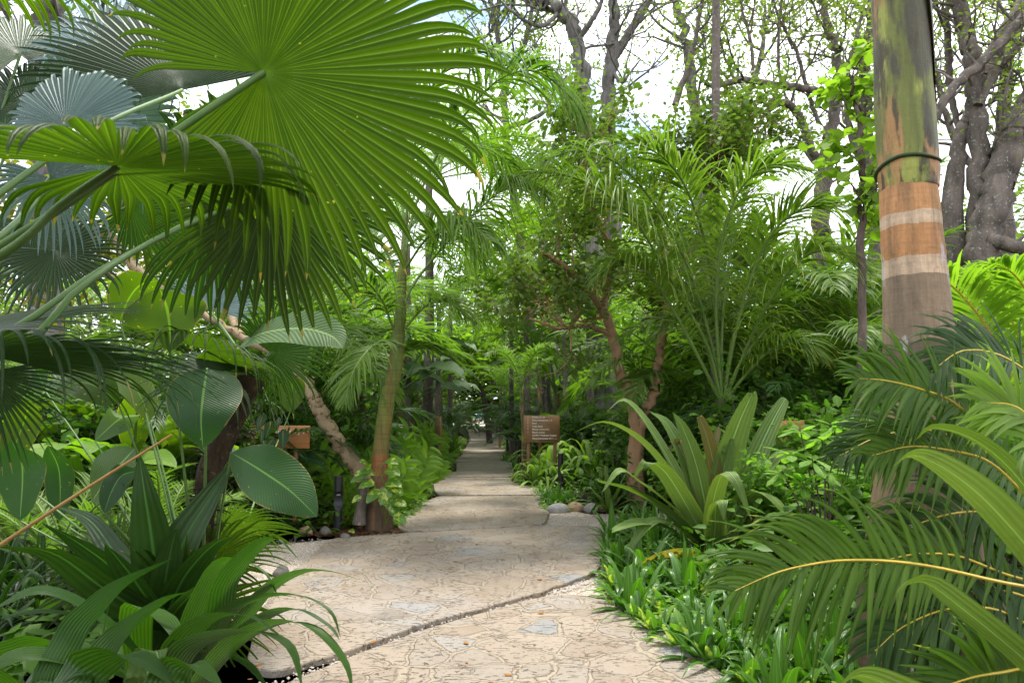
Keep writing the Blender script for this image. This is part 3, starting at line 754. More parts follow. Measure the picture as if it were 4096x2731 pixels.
def text(body, size, loc, parent, line=1.0, name='lettering', rot=0.0, align='LEFT'):
    cu = bpy.data.curves.new(name, 'FONT'); cu.body = body; cu.size = size; cu.extrude = 0.0012; cu.offset = 0.0006
    cu.space_line = line; cu.align_x = align; cu.materials.append(M['paint'])
    f = bpy.data.objects.new('font', cu); COL.objects.link(f)
    bpy.context.view_layer.update()
    me = bpy.data.meshes.new_from_object(f.evaluated_get(bpy.context.evaluated_depsgraph_get()))
    bpy.data.objects.remove(f); bpy.data.curves.remove(cu); me.name = name
    if not me.materials: me.materials.append(M['paint'])
    o = bpy.data.objects.new(name, me); COL.objects.link(o)
    o.parent = parent; o.location = loc; o.rotation_euler = (math.radians(90), 0, rot)
    return o
def arrow(loc, L, ang, parent):
    mb = MB(); c_, s_ = math.cos(ang), math.sin(ang); w = L * 0.085
    def bar(a, b):
        a, b = np.array(a), np.array(b); d = unit(b - a); n_ = np.array([-d[1], d[0]]) * w / 2
        q = [a - n_, b - n_, b + n_, a + n_]
        V = [(p[0] * c_ - p[1] * s_, y, p[0] * s_ + p[1] * c_) for y in (-0.0025, 0.0) for p in q]
        mb.raw(V, [(0, 1, 2, 3), (0, 1, 5, 4), (1, 2, 6, 5), (2, 3, 7, 6), (3, 0, 4, 7)])
    bar((-L / 2, 0), (L / 2, 0)); bar((L / 2 + w * .2, 0), (L * 0.2, L * 0.26)); bar((L / 2 + w * .2, 0), (L * 0.2, -L * 0.26))
    o = mb.build('arrow', M['paint'], parent, smooth=False); o.location = loc; return o

# directional board (14 m away): 0.74 x 0.55 m
D = 14.0
c0, c1 = at(523.6, 415, D), at(559.8, 441.8, D)
W, H, zc, xc = c1[0] - c0[0], c0[2] - c1[2], (c0[2] + c1[2]) / 2, (c0[0] + c1[0]) / 2
sign = thing('directional_sign', 'brown wooden directional board with white place names and arrows right of path', 'sign', (xc, D, 0))
mb = MB(); box(mb, (0, 0, zc), (W, 0.04, H), 0, 0.004); board = mb.build('board', M['wood'], sign)
for sx_ in (-0.27, 0.27):
    mb = MB(); box(mb, (sx_, 0.06, zc / 2 + 0.05), (0.07, 0.07, zc + 0.1), 0, 0.006); mb.build('post', M['wood'], sign)
px2 = W / 1133.0      # metres per pixel of the close view of the board
names = ['Nanku 21-24', 'Ninta bungalows 1-5', 'Pool', 'Yoga Shala', 'Manz\u00fa restaurant', 'Beach access', 'NUMU Wellness Center', 'Manti bungalows 8-11']
ys = [548, 642, 736, 830, 922, 1016, 1112, 1208]
for s_, y_ in zip(names, ys):
    text(s_, 0.049, (-W / 2 + (695 - 427) * px2, -0.0215, zc + H / 2 - (y_ - 470) * px2), sign)
for y_ in (525, 617, 711, 805, 897, 993):
    arrow((-W / 2 + (562 - 427) * px2, -0.0205, zc + H / 2 - (y_ - 470) * px2), 0.042, math.pi / 2, sign)
arrow((-W / 2 + (1428 - 427) * px2, -0.0205, zc + H / 2 - (1198 - 470) * px2), 0.042, 0.0, sign)

# board on the left behind the fan palm (7.6 m away)
D = 8.7
c0, c1 = at(250, 425, D), at(309.5, 447.8, D)
W, H, zc, xc = c1[0] - c0[0], c0[2] - c1[2], (c0[2] + c1[2]) / 2, (c0[0] + c1[0]) / 2
sl = thing('bungalow_sign', 'orange brown wooden board ending in 6 y 7 behind the left fan palm', 'sign', (xc, D, 0))
mb = MB(); box(mb, (0, 0, zc), (W, 0.03, H), 0, 0.003); mb.build('board', M['wood_orange'], sl)
for sx_ in (-0.2, 0.2):
    mb = MB(); box(mb, (sx_, 0.05, zc / 2), (0.05, 0.05, zc), 0, 0.005); mb.build('post', M['wood'], sl)
text('Manti bungalows 6 y 7', 0.08, (W / 2 - 0.05, -0.0165, zc + H / 2 - 0.10), sl, align='RIGHT')
text('Nanku', 0.06, (-W / 2 + 0.19, -0.0165, zc - 0.02), sl)
arrow((-W / 2 + 0.1, -0.0155, zc), 0.06, math.pi, sl)

# small upright board on the right (8 m) with two lines
D = 8.0
c0, c1 = at(779, 420, D), at(806, 465, D)
W, H, zc, xc = c1[0] - c0[0], c0[2] - c1[2], (c0[2] + c1[2]) / 2, (c0[0] + c1[0]) / 2
sr = thing('notice_board', 'narrow orange wooden notice board behind the pale sapling on the right', 'sign', (xc, D, 0))
mb = MB(); box(mb, (0, 0, zc), (W, 0.03, H), 0, 0.003); mb.build('board', M['wood_orange'], sr)
mb = MB(); box(mb, (0, 0.05, zc / 2), (0.06, 0.06, zc), 0, 0.005); mb.build('post', M['wood'], sr)
text('ishes and', 0.045, (W * 0.03, -0.0165, zc - H * 0.33), sr)
# two far boards
for (xa, ya, xb, yb, D, yaw, lab) in ((435.2, 415.5, 441.2, 437, 16.5, -1.05, 'narrow brown board seen edge on among ginger leaves left of path'), (483.6, 417.2, 489.2, 422.5, 36.0, -0.35, 'small tilted tan notice board far along the right path edge')):
    c0, c1 = at(xa, ya, D), at(xb, yb, D); W, H, zc = (c1[0] - c0[0]) / abs(math.cos(yaw)), c0[2] - c1[2], (c0[2] + c1[2]) / 2
    t = thing('notice_board', lab, 'sign', ((c0[0] + c1[0]) / 2, D, 0))
    t.rotation_euler = (0, 0, yaw)
    mb = MB(); box(mb, (0, 0, zc), (W, 0.04, H), 0, 0.004); mb.build('board', M['wood'] if D < 20 else M['wood_orange'], t)
    mb = MB(); box(mb, (0, 0.05, zc / 2), (0.07, 0.07, zc), 0, 0.005); mb.build('post', M['wood'], t)

# bollard lights: a dark tube with a scooped-out lamp opening turned towards the path
def bollard_proto():
    t = thing('bollard_light', '', 'bollard'); r, H = 0.053, 0.70
    mb = MB()
    nz, na = 44, 32
    zs = np.linspace(0, H - 0.02, nz); an = np.linspace(0, 2 * math.pi, na + 1)
    G = np.zeros((nz, na + 1, 3))
    for i, z in enumerate(zs):
        for j, a in enumerate(an):
            x, y = r * math.cos(a), -r * math.sin(a)
            k = (z - 0.40) / 0.105
            if abs(k) < 1 and y < 0.35 * r:
                y = max(y, -r + (1 - k * k) ** 0.6 * 1.25 * r)
            G[i, j] = (x, y, z)
    uv = np.zeros((nz, na + 1, 2)); mb.grids(G[None], uv[None])
    mb.build('tube', M['black'], t)
    mb = MB(); tube(mb, [(0, 0, H - 0.018), (0, 0, H - 0.016), (0, 0, H - 0.003), (0, 0, H)], [r * 1.04, r * 1.06, r * 1.06, r * 0.98], 24); mb.build('cap', M['black'], t)
    mb = MB(); tube(mb, [(0, 0.012, 0.455), (0, 0.012, 0.475)], [0.03, 0.03], 16); mb.build('lens', simple('lens', (0.25, 0.25, 0.25), 0.2), t)
    return t
bp = bollard_proto()
BOL = [((339, 474), 0.25, 'black bollard light with scooped opening left of path beside pale gravel'),
       ((560.5, 452), 1.35, 'black bollard light standing in strap leaves right of path before the directional board'),
       ((436, 444), -0.4, 'black bollard light half hidden by ginger leaves on the left path edge'),
       ((519.3, 439.4), 0.9, 'black bollard light just left of the directional board below its corner'),
       ((528, 442.4), 0.9, 'short dark bollard light between palm grass leaves under the directional board'),
       ((507.5, 432), 0.9, 'thin black bollard light in shade beyond the directional board'),
       ((497, 422.9), 0.9, 'farthest black bollard light in dark shade near the path end')]
for i, ((x, y), rz, lab) in enumerate(BOL):
    p = at(x, y, 0.85 * FPX / (y - HORIZON))      # x, y: top of the bollard, 0.65 m above the ground
    o = bp if i == 0 else dup(bp, p)
    protos(bp); o.location = (p[0], p[1], -0.05); o.rotation_euler = (0, 0, rz)
    o['label'] = lab; o['group'] = 'bollard lights along the path'
    if i == 4: o.scale = (1, 1, 0.85)

sp_ = gnd(581, 506); sp_l = thing('spotlight', 'small black garden spotlight tilted up behind the rounded stones', 'spotlight', (sp_[0], sp_[1] + 0.05, -0.03))
ax = unit(np.array([0.55, -0.25, 0.55])); b0 = np.array([0, 0, 0.10])
mb = MB(); tube(mb, [b0 - ax * 0.06, b0 - ax * 0.055, b0 + ax * 0.09, b0 + ax * 0.1], [0.03, 0.038, 0.042, 0.047], 20); mb.build('lamp_head', M['black'], sp_l)
mb = MB(); tube(mb, [(0, 0, -0.05), (0, 0, 0.07)], [0.012, 0.012], 8); mb.build('spike', M['black'], sp_l)

def rock(loc, s, mat, seed, label, flat_=0.6):
    rng = R_(seed); n_, m_ = 9, 14
    mb = MB(); th = np.linspace(0.02, math.pi - 0.02, n_)[:, None]; ph = np.linspace(0, 2 * math.pi, m_ + 1)[None]
    d = np.stack(np.broadcast_arrays(np.sin(th) * np.cos(ph), np.sin(th) * np.sin(ph), np.cos(th)), -1)
    k = rng.uniform(-1, 1, (5, 3)); rr = 1 + sum(0.07 * np.sin(d @ (kk * 4) + i) for i, kk in enumerate(k))
    P = d * rr[..., None] * np.array(s) * (1, 1, flat_)
    mb.grids(P[None], np.zeros((1, n_, m_ + 1, 2)))
    o = mb.build('edging_stone', mat, None); o.location = loc; o.rotation_euler = (0, 0, rng.uniform(-0.4, 0.4))
    return tag(o, label, 'stone', 'rounded stones along the gravel')
for i, (x, y, w, mt, lab) in enumerate(((559, 508.5, 0.135, 'stone_grey', 'long greyish rounded stone beside the path edge, first of the row'), (575, 507.5, 0.12, 'stone_tan', 'rust brown rounded stone under the spotlight'), (591, 508, 0.105, 'stone_grey', 'pale grey round stone right of the rust brown one'), (604, 507.5, 0.085, 'stone_tan', 'small tan stone half under the bronze strap leaves'))):
    p = gnd(x, y); rock((p[0], p[1], -0.01), (w * 1.15, w * 0.8, w), M[mt], 40 + i, lab, 0.8)
for i, (x, y, w, mt, lab) in enumerate(((345, 537, 0.06, 'stone_dark', 'grey upright stone at the foot of the left bollard'), (325, 531, 0.07, 'stone_dark', 'mossy grey stone left of the bollard foot'), (305, 531, 0.08, 'stone_tan', 'brownish stone farther left along the gravel edge'), (281, 572, 0.07, 'stone_dark', 'grey stone where gravel meets the second slab'))):
    p = gnd(x, y); rock((p[0], p[1], 0.0), (w, w * 0.8, w), M[mt], 60 + i, lab, 0.9)

# ---------------------------------------------------------------- trees
def branch(tm, p, d, L, r, lvl, maxl, rng, tips, wander=0.28, up=0.08, nch=(3, 5), sides=7, ratio=0.62):
    n = 7 if lvl < maxl else 5
    pts = [np.array(p, float)]; d = unit(d)
    for i in range(n):
        d = unit(d + rng.normal(0, wander, 3) * 0.6 + np.array([0, 0, up])); pts.append(pts[-1] + d * L / n)
    pts = np.array(pts)
    tube(tm, pts, [r, r * 0.75, r * 0.45], max(4, sides - lvl), 0)
    if lvl >= maxl:
        for k in (0.35, 0.6, 0.8, 1.0): tips.append((pts[int(k * n)], d))
        return
    for c in range(rng.randint(*nch)):
        k = rng.uniform(0.3, 1.0); i = min(int(k * n), n - 1)
        dd = unit(pts[i + 1] - pts[i]); q = rng.normal(0, 1, 3); q = unit(q - (q @ dd) * dd)
        branch(tm, pts[i] + (pts[i + 1] - pts[i]) * 0.5, unit(dd * 0.6 + q * 0.8), L * ratio * rng.uniform(0.7, 1.2), r * 0.5, lvl + 1, maxl, rng, tips, wander, up, nch, sides, ratio)
    branch(tm, pts[-1], d, L * ratio, r * 0.5, lvl + 1, maxl, rng, tips, wander, up, nch, sides, ratio)
def leaves_at(mb, tips, per, size, spread, rng, wratio=0.22, droop=0.35, prof='ellip', rows=4, cols=3, fold=0.2, hang=-0.25):
    P = np.repeat(np.array([t[0] for t in tips]), per, 0); D0 = np.repeat(np.array([t[1] for t in tips]), per, 0)
    n = len(P)
    P = P + rng.normal(0, spread, (n, 3)); D = unit(rng.normal(0, 1, (n, 3)) * (1, 1, 0.6) + D0 * 0.5 + (0, 0, hang))
    W = unit(np.cross(D, [0, 0, 1.0]) + rng.normal(0, 0.45, (n, 3)))
    L = size * rng.uniform(0.6, 1.25, n)
    blades(mb, P, D, W, L, L * wratio, droop, rows, cols, fold, prof, 0, rng=rng)

def hero_tree(name, label, base, limbs, barkm, leafm, seed, twigs=(8, 1.0, 0.03), maxl=2, per=9, lsize=0.1, spread=0.12, lump=0.03, group=None, side_from=0.35, up=0.08, wratio=0.22, cat='tree', wander=0.28, nch=(2, 4)):
    """limbs: list of (points, radii, number of side branches); trunk and crown are its parts"""
    rng = R_(seed); root = thing(name, label, cat, tuple(base), group)
    tm, tips = MB(), []
    for pts, rad, nb in limbs:
        C = spline(pts, 8 * len(pts)); C[1:-1] += rng.normal(0, 0.008 * np.linalg.norm(C[-1] - C[0]) * 0.4, C[1:-1].shape)
        tube(tm, C, rad, 12, 0, lump, rng)
        T = unit(np.gradient(C, axis=0))
        for _ in range(nb):
            i = int(rng.uniform(side_from, 1.0) * (len(C) - 1)); q = rng.normal(0, 1, 3); q = unit(q - (q @ T[i]) * T[i])
            rr = np.interp(i / (len(C) - 1), np.linspace(0, 1, len(rad)), rad)
            branch(tm, C[i], unit(T[i] * 0.5 + q), twigs[1] * rng.uniform(0.6, 1.3), min(rr * 0.6, twigs[2]), 1, maxl, rng, tips, wander, up, nch)
    tm.build('trunk', M[barkm] if isinstance(barkm, str) else barkm, root, base)
    if leafm and tips:
        cm = MB(); leaves_at(cm, tips, per, lsize, spread, rng, wratio); cm.build('crown', M[leafm], root, base)
    return root
A = at
# tan forked tree right of the path (11 m): slender orange-tan stems, olive crown
b = ground_at(634, 11, -0.05)
hero_tree('forked_tree', 'slender tan barked tree forked low with olive crown right of path', b, [
    ([b, A(635, 470, 11), A(638, 425, 11)], [0.16, 0.13, 0.12], 0),
    ([A(637, 430, 11), A(628, 388, 11), A(622, 379, 11), A(614, 341, 11), A(605, 314, 10.8), A(593, 295, 10.6), A(578, 279, 10.4), A(563, 265, 10.2), A(541, 251, 10)], [0.09, 0.085, 0.08, 0.075, 0.065, 0.045, 0.03], 10),
    ([A(639, 428, 11), A(650, 405, 11), A(659, 361, 11), A(664, 327, 11), A(667, 303, 11.2), A(668, 265, 11.4), A(660, 220, 11.6), A(668, 170, 11.8)], [0.085, 0.08, 0.075, 0.07, 0.06, 0.045, 0.03], 13),
    ([A(604, 312, 10.8), A(606, 285, 10.8), A(613, 257, 10.8), A(600, 225, 10.6), A(584, 175, 10.4), A(590, 130, 10.2), A(578, 100, 10)], [0.06, 0.055, 0.05, 0.04, 0.02], 17),
    ([A(664, 300, 11.2), A(690, 255, 11), A(712, 200, 10.8), A(706, 165, 10.6), A(715, 130, 10.4)], [0.05, 0.045, 0.04, 0.02], 18),
    ([A(612, 335, 11), A(585, 325, 10.4), A(560, 328, 9.8), A(530, 318, 9.4)], [0.04, 0.035, 0.015], 8),
    ([A(605, 315, 10.8), A(580, 320, 11.4), A(555, 300, 11.8), A(520, 320, 12)], [0.04, 0.03, 0.015], 6),
    ([A(660, 330, 11), A(690, 300, 11.4), A(725, 285, 11.8), A(760, 290, 12)], [0.04, 0.03, 0.015], 12),
    ([A(706, 165, 10.6), A(730, 140, 10.8), A(755, 110, 11)], [0.03, 0.025, 0.012], 10),
], 'bark_tan', 'tree_olive', 11, (8, 0.8, 0.016), 2, 11, 0.115, 0.11, 0.02, side_from=0.4, wratio=0.3)

# leaning mottled tree left (9 m): the log rises from behind the ringed palm to the upper left
b = ground_at(374, 9.3, -0.05)
hero_tree('leaning_tree', 'mottled pinkish trunk leaning left behind the ringed palm with yellowing crown', b, [
    ([b, A(363, 477, 9.2), A(340, 445, 9.1), A(320, 410, 9), A(311, 392, 9), A(285, 362, 9), A(250, 340, 9), A(205, 315, 8.8), A(167, 295, 8.6), A(125, 279, 8.4), A(109, 275, 8.4)], [0.125, 0.10, 0.092, 0.09, 0.085, 0.068, 0.05, 0.045, 0.04, 0.035, 0.03], 0),
    ([A(167, 295, 8.6), A(130, 262, 8.6), A(112, 236, 8.6), A(85, 228, 8.6), A(40, 236, 8.6)], [0.06, 0.055, 0.045, 0.02], 7),
    ([A(112, 240, 8.6), A(128, 232, 8.6), A(138, 212, 8.7), A(150, 190, 8.8)], [0.045, 0.04, 0.02], 8),
    ([A(240, 335, 9), A(225, 300, 9.6), A(205, 262, 10), A(215, 235, 10.4), A(240, 215, 10.6)], [0.06, 0.05, 0.04, 0.02], 11),
    ([A(205, 262, 10), A(170, 245, 10.2), A(150, 225, 10.4)], [0.04, 0.03, 0.015], 8),
    ([A(109, 275, 8.4), A(70, 262, 8.6), A(30, 268, 8.8)], [0.05, 0.04, 0.02], 6),
], 'bark_mottled', 'tree_gold', 12, (8, 0.8, 0.018), 2, 9, 0.11, 0.11, 0.02, side_from=0.3, wratio=0.3)

# big grey trees against the sky
def limb(*pts): return [A(x, y, d) for x, y, d in pts]
b = ground_at(602, 20, -0.05)
hero_tree('grey_tree', 'tall pair of rough dark grey trunks rising behind the forked tan tree', b, [
    (limb((602, 470, 20), (604, 385, 20), (596, 300, 20), (589, 235, 20), (587, 170, 20), (584, 100, 20), (578, 45, 20), (566, 18, 20), (550, 4, 20), (528, -4, 20), (500, -30, 20)), [0.44, 0.4, 0.384, 0.336, 0.272, 0.24, 0.216, 0.208, 0.192, 0.16, 0.12], 10),
    (limb((610, 300, 20.6), (613, 220, 20.6), (607, 140, 20.6), (610, 75, 20.6), (614, 25, 20.6), (612, -10, 20.6), (606, -80, 20.6)), [0.272, 0.256, 0.24, 0.216, 0.176, 0.136, 0.08], 9),
    (limb((612, 60, 20.6), (625, 40, 20.6), (638, 18, 20.6), (652, -4, 20.6), (680, -50, 20.6)), [0.16, 0.136, 0.12, 0.08], 6),
    (limb((611, 70, 20.6), (622, 82, 20.2), (629, 74, 20), (640, 60, 20)), [0.072, 0.048, 0.04, 0.024], 3),
    (limb((577, 40, 20), (592, 20, 19.6), (602, 0, 19.4), (610, -30, 19)), [0.096, 0.072, 0.04], 4),
    (limb((560, 12, 20), (540, 26, 19.6), (515, 14, 19.2), (495, -5, 19)), [0.072, 0.048, 0.024], 4),
], 'bark_grey', 'tree_olive', 13, (8, 2.2, 0.045), 2, 2, 0.16, 0.25, 0.06, up=0.12)
b = ground_at(820, 14, -0.05)
hero_tree('branching_tree', 'spreading grey tree with upright bare shoots behind the feather palm', b, [
    (limb((820, 430, 14), (822, 300, 14), (822, 223, 14), (826, 159, 14), (833, 127, 14), (838, 64, 14), (828, 24, 14), (820, -20, 14)), [0.225, 0.195, 0.18, 0.15, 0.128, 0.105, 0.0825, 0.06], 8),
    (limb((824, 170, 14), (812, 151, 13.8), (800, 118, 13.6), (785, 102, 13.4), (768, 110, 13.2)), [0.0975, 0.09, 0.075, 0.06], 4),
    (limb((836, 100, 14), (822, 92, 13.8), (785, 86, 13.4), (745, 80, 13), (714, 86, 12.8), (700, 78, 12.6)), [0.0675, 0.075, 0.0675, 0.06, 0.0225], 4),
    (limb((753, 84, 13), (752, 50, 13), (744, 16, 13), (735, -20, 13)), [0.0375, 0.0338, 0.0263, 0.015], 5),
    (limb((781, 87, 13.4), (778, 45, 13.4), (782, -10, 13.4)), [0.0338, 0.03, 0.015], 4),
    (limb((818, 122, 13.9), (806, 85, 13.9), (796, 50, 13.8), (780, 20, 13.7), (771, -8, 13.6)), [0.045, 0.0413, 0.03, 0.0225], 6),
    (limb((838, 90, 14), (850, 60, 14.1), (858, 30, 14.2), (868, -10, 14.3)), [0.075, 0.06, 0.045, 0.03], 6),
    (limb((675, 105, 13), (690, 60, 13), (697, 30, 13), (705, -20, 13)), [0.0675, 0.06, 0.045, 0.03], 4),
    (limb((735, 82, 13), (720, 40, 13), (716, -10, 13)), [0.03, 0.0225, 0.015], 4),
], 'bark_lichen', 'tree_pale', 14, (8, 1.2, 0.03), 2, 5, 0.12, 0.2, 0.05, up=0.12, nch=(3, 6))
b = ground_at(975, 9.5, -0.05)
hero_tree('multi_trunk_tree', 'big dark lichen spotted tree with several leaning trunks at right', b, [
    (limb((975, 430, 9.5), (978, 320, 9.5), (978, 227, 9.5), (978, 127, 9.5), (973, 72, 9.5), (966, 32, 9.5), (955, -5, 9.5), (945, -60, 9.5)), [0.2, 0.16, 0.128, 0.124, 0.12, 0.112, 0.104, 0.08], 7),
    (limb((960, 300, 9.7), (953, 215, 9.7), (960, 143, 9.7), (970, 114, 9.6), (975, 95, 9.6)), [0.176, 0.144, 0.104, 0.088, 0.08], 0),
    (limb((922, 148, 9.2), (935, 118, 9.2), (952, 89, 9.2), (984, 60, 9.2), (1024, 16, 9.2), (1070, -30, 9.2)), [0.04, 0.06, 0.064, 0.068, 0.072, 0.064], 4),
    (limb((972, 420, 9.3), (976, 300, 9.3), (984, 235, 9.3), (1000, 180, 9.3), (1014, 135, 9.3), (1032, 100, 9.3), (1075, 30, 9.3)), [0.2, 0.208, 0.208, 0.2, 0.192, 0.184, 0.16], 4),
    (limb((978, 105, 9.4), (990, 80, 9.4), (1002, 64, 9.4), (1026, 38, 9.4), (1060, 0, 9.4)), [0.064, 0.072, 0.064, 0.056, 0.048], 5),
    (limb((974, 90, 9.6), (990, 64, 9.8), (1006, 30, 9.8), (1026, -4, 9.8)), [0.128, 0.12, 0.104, 0.08], 4),
    (limb((958, 125, 9.8), (952, 96, 9.8), (948, 55, 9.8), (947, 10, 9.8), (952, -30, 9.8)), [0.04, 0.048, 0.052, 0.044, 0.032], 6),
    (limb((985, 240, 9.2), (1000, 242, 9.1), (1024, 248, 9.0), (1060, 246, 9)), [0.112, 0.096, 0.088, 0.08], 2),
], 'bark_lichen', 'tree_pale', 15, (8, 1.0, 0.025), 2, 4, 0.09, 0.12, 0.04, up=0.1, nch=(3, 5))
# more airy trees whose twigs and small leaves screen the sky
for k, (lab, limbs, bk, lf, sd, kw) in enumerate((
    ('thin pale twigged tree at the top left behind the fan leaves', [(limb((48, 430, 13), (46, 200, 13), (44, 60, 13), (50, 20, 13), (48, -40, 13)), [0.3, 0.28, 0.26, 0.24, 0.2], 12), (limb((46, 90, 13), (90, 40, 13), (140, 0, 13)), [0.12, 0.1, 0.06], 8)], 'bark_grey', 'tree_olive', 21, dict(twigs=(8, 1.8, 0.05), per=6, lsize=0.16, spread=0.25)),
    ('airy grey tree between the fan leaf tips and the twin dark trunks', [(limb((545, 440, 27), (520, 250, 25), (505, 120, 23), (499, 50, 23), (492, 10, 23), (490, -40, 23)), [0.22, 0.16, 0.12, 0.1, 0.08, 0.06], 26), (limb((500, 100, 23), (525, 40, 23), (535, -10, 23)), [0.12, 0.1, 0.05], 8), (limb((500, 130, 23), (545, 110, 23), (560, 60, 23)), [0.1, 0.07, 0.03], 7)], 'bark_grey', 'tree_pale', 22, dict(twigs=(8, 2.2, 0.05), per=8, lsize=0.17, spread=0.35, side_from=0.3)),
    ('light leaved tree filling the gap left of the spreading grey tree', [(limb((708, 440, 21), (705, 250, 21), (700, 150, 21), (690, 70, 21), (680, 10, 21), (676, -40, 21)), [0.28, 0.24, 0.2, 0.16, 0.12, 0.08], 14), (limb((700, 170, 21), (735, 120, 21), (760, 60, 21), (765, 0, 21)), [0.12, 0.1, 0.08, 0.04], 12)], 'bark_grey', 'tree_pale', 23, dict(twigs=(8, 2.2, 0.05), per=7, lsize=0.17, spread=0.3)),
    ('bright leaved tree behind the royal palm trunk', [(limb((880, 440, 16), (876, 250, 16), (868, 150, 16), (866, 60, 16), (872, -10, 16)), [0.24, 0.2, 0.16, 0.12, 0.06], 14), (limb((870, 180, 16), (850, 130, 16), (845, 80, 16)), [0.1, 0.08, 0.04], 9)], 'bark_lichen', 'tree_bright', 24, dict(twigs=(8, 1.6, 0.04), per=4, lsize=0.13, spread=0.22)),
    ('light green tree behind the leaning trunks at the right edge', [(limb((1010, 440, 15), (1005, 250, 15), (1000, 150, 15), (1010, 60, 15), (1020, -20, 15)), [0.24, 0.2, 0.16, 0.12, 0.06], 16), (limb((1002, 190, 15), (960, 150, 15), (940, 90, 15), (930, 30, 15)), [0.1, 0.08, 0.06, 0.03], 12)], 'bark_lichen', 'tree_bright', 25, dict(twigs=(8, 1.6, 0.04), per=5, lsize=0.13, spread=0.22)),
    ('small umbrella shaped tree with bright leaves over the far path end', [(limb((490, 432, 30), (484, 398, 30), (474, 378, 30)), [0.14, 0.13, 0.12], 0), (limb((474, 380, 30), (466, 366, 30), (455, 360, 30)), [0.08, 0.06, 0.03], 8), (limb((474, 380, 30), (482, 365, 30), (494, 358, 30)), [0.08, 0.06, 0.03], 8), (limb((474, 380, 30), (476, 362, 31), (480, 352, 32)), [0.08, 0.06, 0.03], 7), (limb((474, 380, 30), (471, 362, 29), (466, 353, 28)), [0.08, 0.06, 0.03], 7)], 'bark_dark', 'tree_bright', 26, dict(twigs=(8, 0.9, 0.03), per=9, lsize=0.26, spread=0.2, side_from=0.5, wratio=0.35)),
)):
    b = limbs[0][0][0].copy(); b[2] = -0.05; limbs[0][0][0] = b
    hero_tree('airy_tree' if k < 5 else 'umbrella_tree', lab, b, limbs, bk, lf, sd, **kw)
# glossy heart-leaved climber stem beside the royal palm (bright leaves in the photo at upper right)
b = ground_at(860, 7.5, -0.05)
hero_tree('round_leaf_tree', 'young tree with large round bright leaves just left of the royal palm', b, [
    (limb((862, 440, 7.5), (862, 300, 7.5), (861, 200, 7.5), (860, 130, 7.5), (850, 75, 7.5)), [0.05, 0.045, 0.04, 0.03, 0.015], 17)], 'bark_twig', 'tree_bright', 31, (8, 0.45, 0.012), 1, 6, 0.15, 0.09, 0.02, side_from=0.42, wratio=0.42, wander=0.4)

# ---------------------------------------------------------------- royal palm on the right
def centre(px, py, d): return A(px, py, d)
rp = ground_at(930, 3.9, -0.05)
royal_bands = [(0.0, (0.085, 0.058, 0.03)), (0.62, (0.13, 0.09, 0.048)), (1.02, (0.20, 0.14, 0.08)), (1.42, (0.27, 0.19, 0.115)), (1.70, (0.15, 0.115, 0.07)), (1.909, (0.28, 0.20, 0.13)), (2.293, (0.62, 0.45, 0.30)), (2.393, (0.50, 0.25, 0.105)), (2.589, (0.66, 0.48, 0.32)), (2.655, (0.55, 0.28, 0.12)), (2.84, (0.10, 0.10, 0.07)), (2.90, (0.13, 0.13, 0.075))]  # brown lowest bands, with the shade behind the fronds put into their colour
M['royal'] = bandmat('royal_palm_trunk', royal_bands, (0.085, 0.075, 0.055), 0.45, 0.035, 0.75, blot=[((0.45, 0.42, 0.42), 7.0, 0.66, 2.2), ((0.16, 0.075, 0.03), 9.0, 0.68, 5.5)], streaksc=(9, 9, 1.3), grit=0.3, rings=0.12)
M['royal_shaft'] = bandmat('royal_palm_crownshaft', [(0.0, (0.18, 0.20, 0.055))], (0.10, 0.115, 0.04), 0.6, 0.02, 0.5, blot=[((0.31, 0.33, 0.08), 7.0, 0.53, 3.3), ((0.075, 0.068, 0.055), 6.0, 0.50, 4.1), ((0.38, 0.21, 0.09), 7.0, 0.54, 7.7), ((0.07, 0.06, 0.04), 14.0, 0.58, 2.7)], streaksc=(14, 14, 0.9), mapz=0.25, soft=0.045, grit=0.2, rings=0.06)
royal = thing('royal_palm', 'thick royal palm trunk with orange ring bands and green mottled shaft at right', 'palm tree', tuple(rp))
tp = [(930, 690, .41), (932, 655, .40), (930, 610, .365), (926, 575, .325), (922, 535, .28), (920, 470, .218), (920, 411, .195), (919, 350, .186), (915, 280, .168), (911, 230, .160), (908, 186, .150)]
mb = MB()
C = spline([A(x, y, 3.9) for x, y, r in tp], 60); C[0][2] = min(C[0][2], -0.1)
r = np.interp(np.linspace(0, 1, 60), np.linspace(0, 1, len(tp)), [p[2] for p in tp])
zz = C[:, 2]
for z0 in (0.57, 0.97, 1.37, 1.65, 1.86, 2.243, 2.343, 2.539, 2.605): r = r - 0.0055 * np.exp(-((zz - z0) / 0.012) ** 2)
tube(mb, C, r, 40, 0, 0.006, R_(3)); mb.build('trunk', M['royal'], royal, rp)
mb = MB(); sh = [(909, 190, .154), (908.5, 182, .158), (908, 172, .163), (907, 150, .161), (905, 120, .160), (903, 85, .155), (901, 40, .150), (898, 0, .144), (894, -60, .15), (890, -140, .125)]
C = spline([A(x, y, 3.9) for x, y, r in sh], 40); T_ = np.linspace(0, 1, 40)
tube(mb, C, [p[2] for p in sh], 36, 0, 0.008, R_(4)); mb.build('crownshaft', M['royal_shaft'], royal, rp)
# the loose lip of the outer leaf base, spiralling round the shaft
mb = MB(); n_ = 50; a = np.linspace(-0.4, 6.6, n_); zl = np.linspace(A(905, 176, 3.9)[2], A(905, 161, 3.9)[2], n_) ; c0 = A(908, 170, 3.9)
P = np.stack([c0[0] + np.cos(a) * 0.168, c0[1] + np.sin(a) * 0.168, zl + 0.02 * np.sin(a * 2)], 1)
tube(mb, P, [0.004, 0.010, 0.012, 0.010, 0.003], 6); mb.build('leaf_base_rim', M['petiole_dark'], royal, rp)
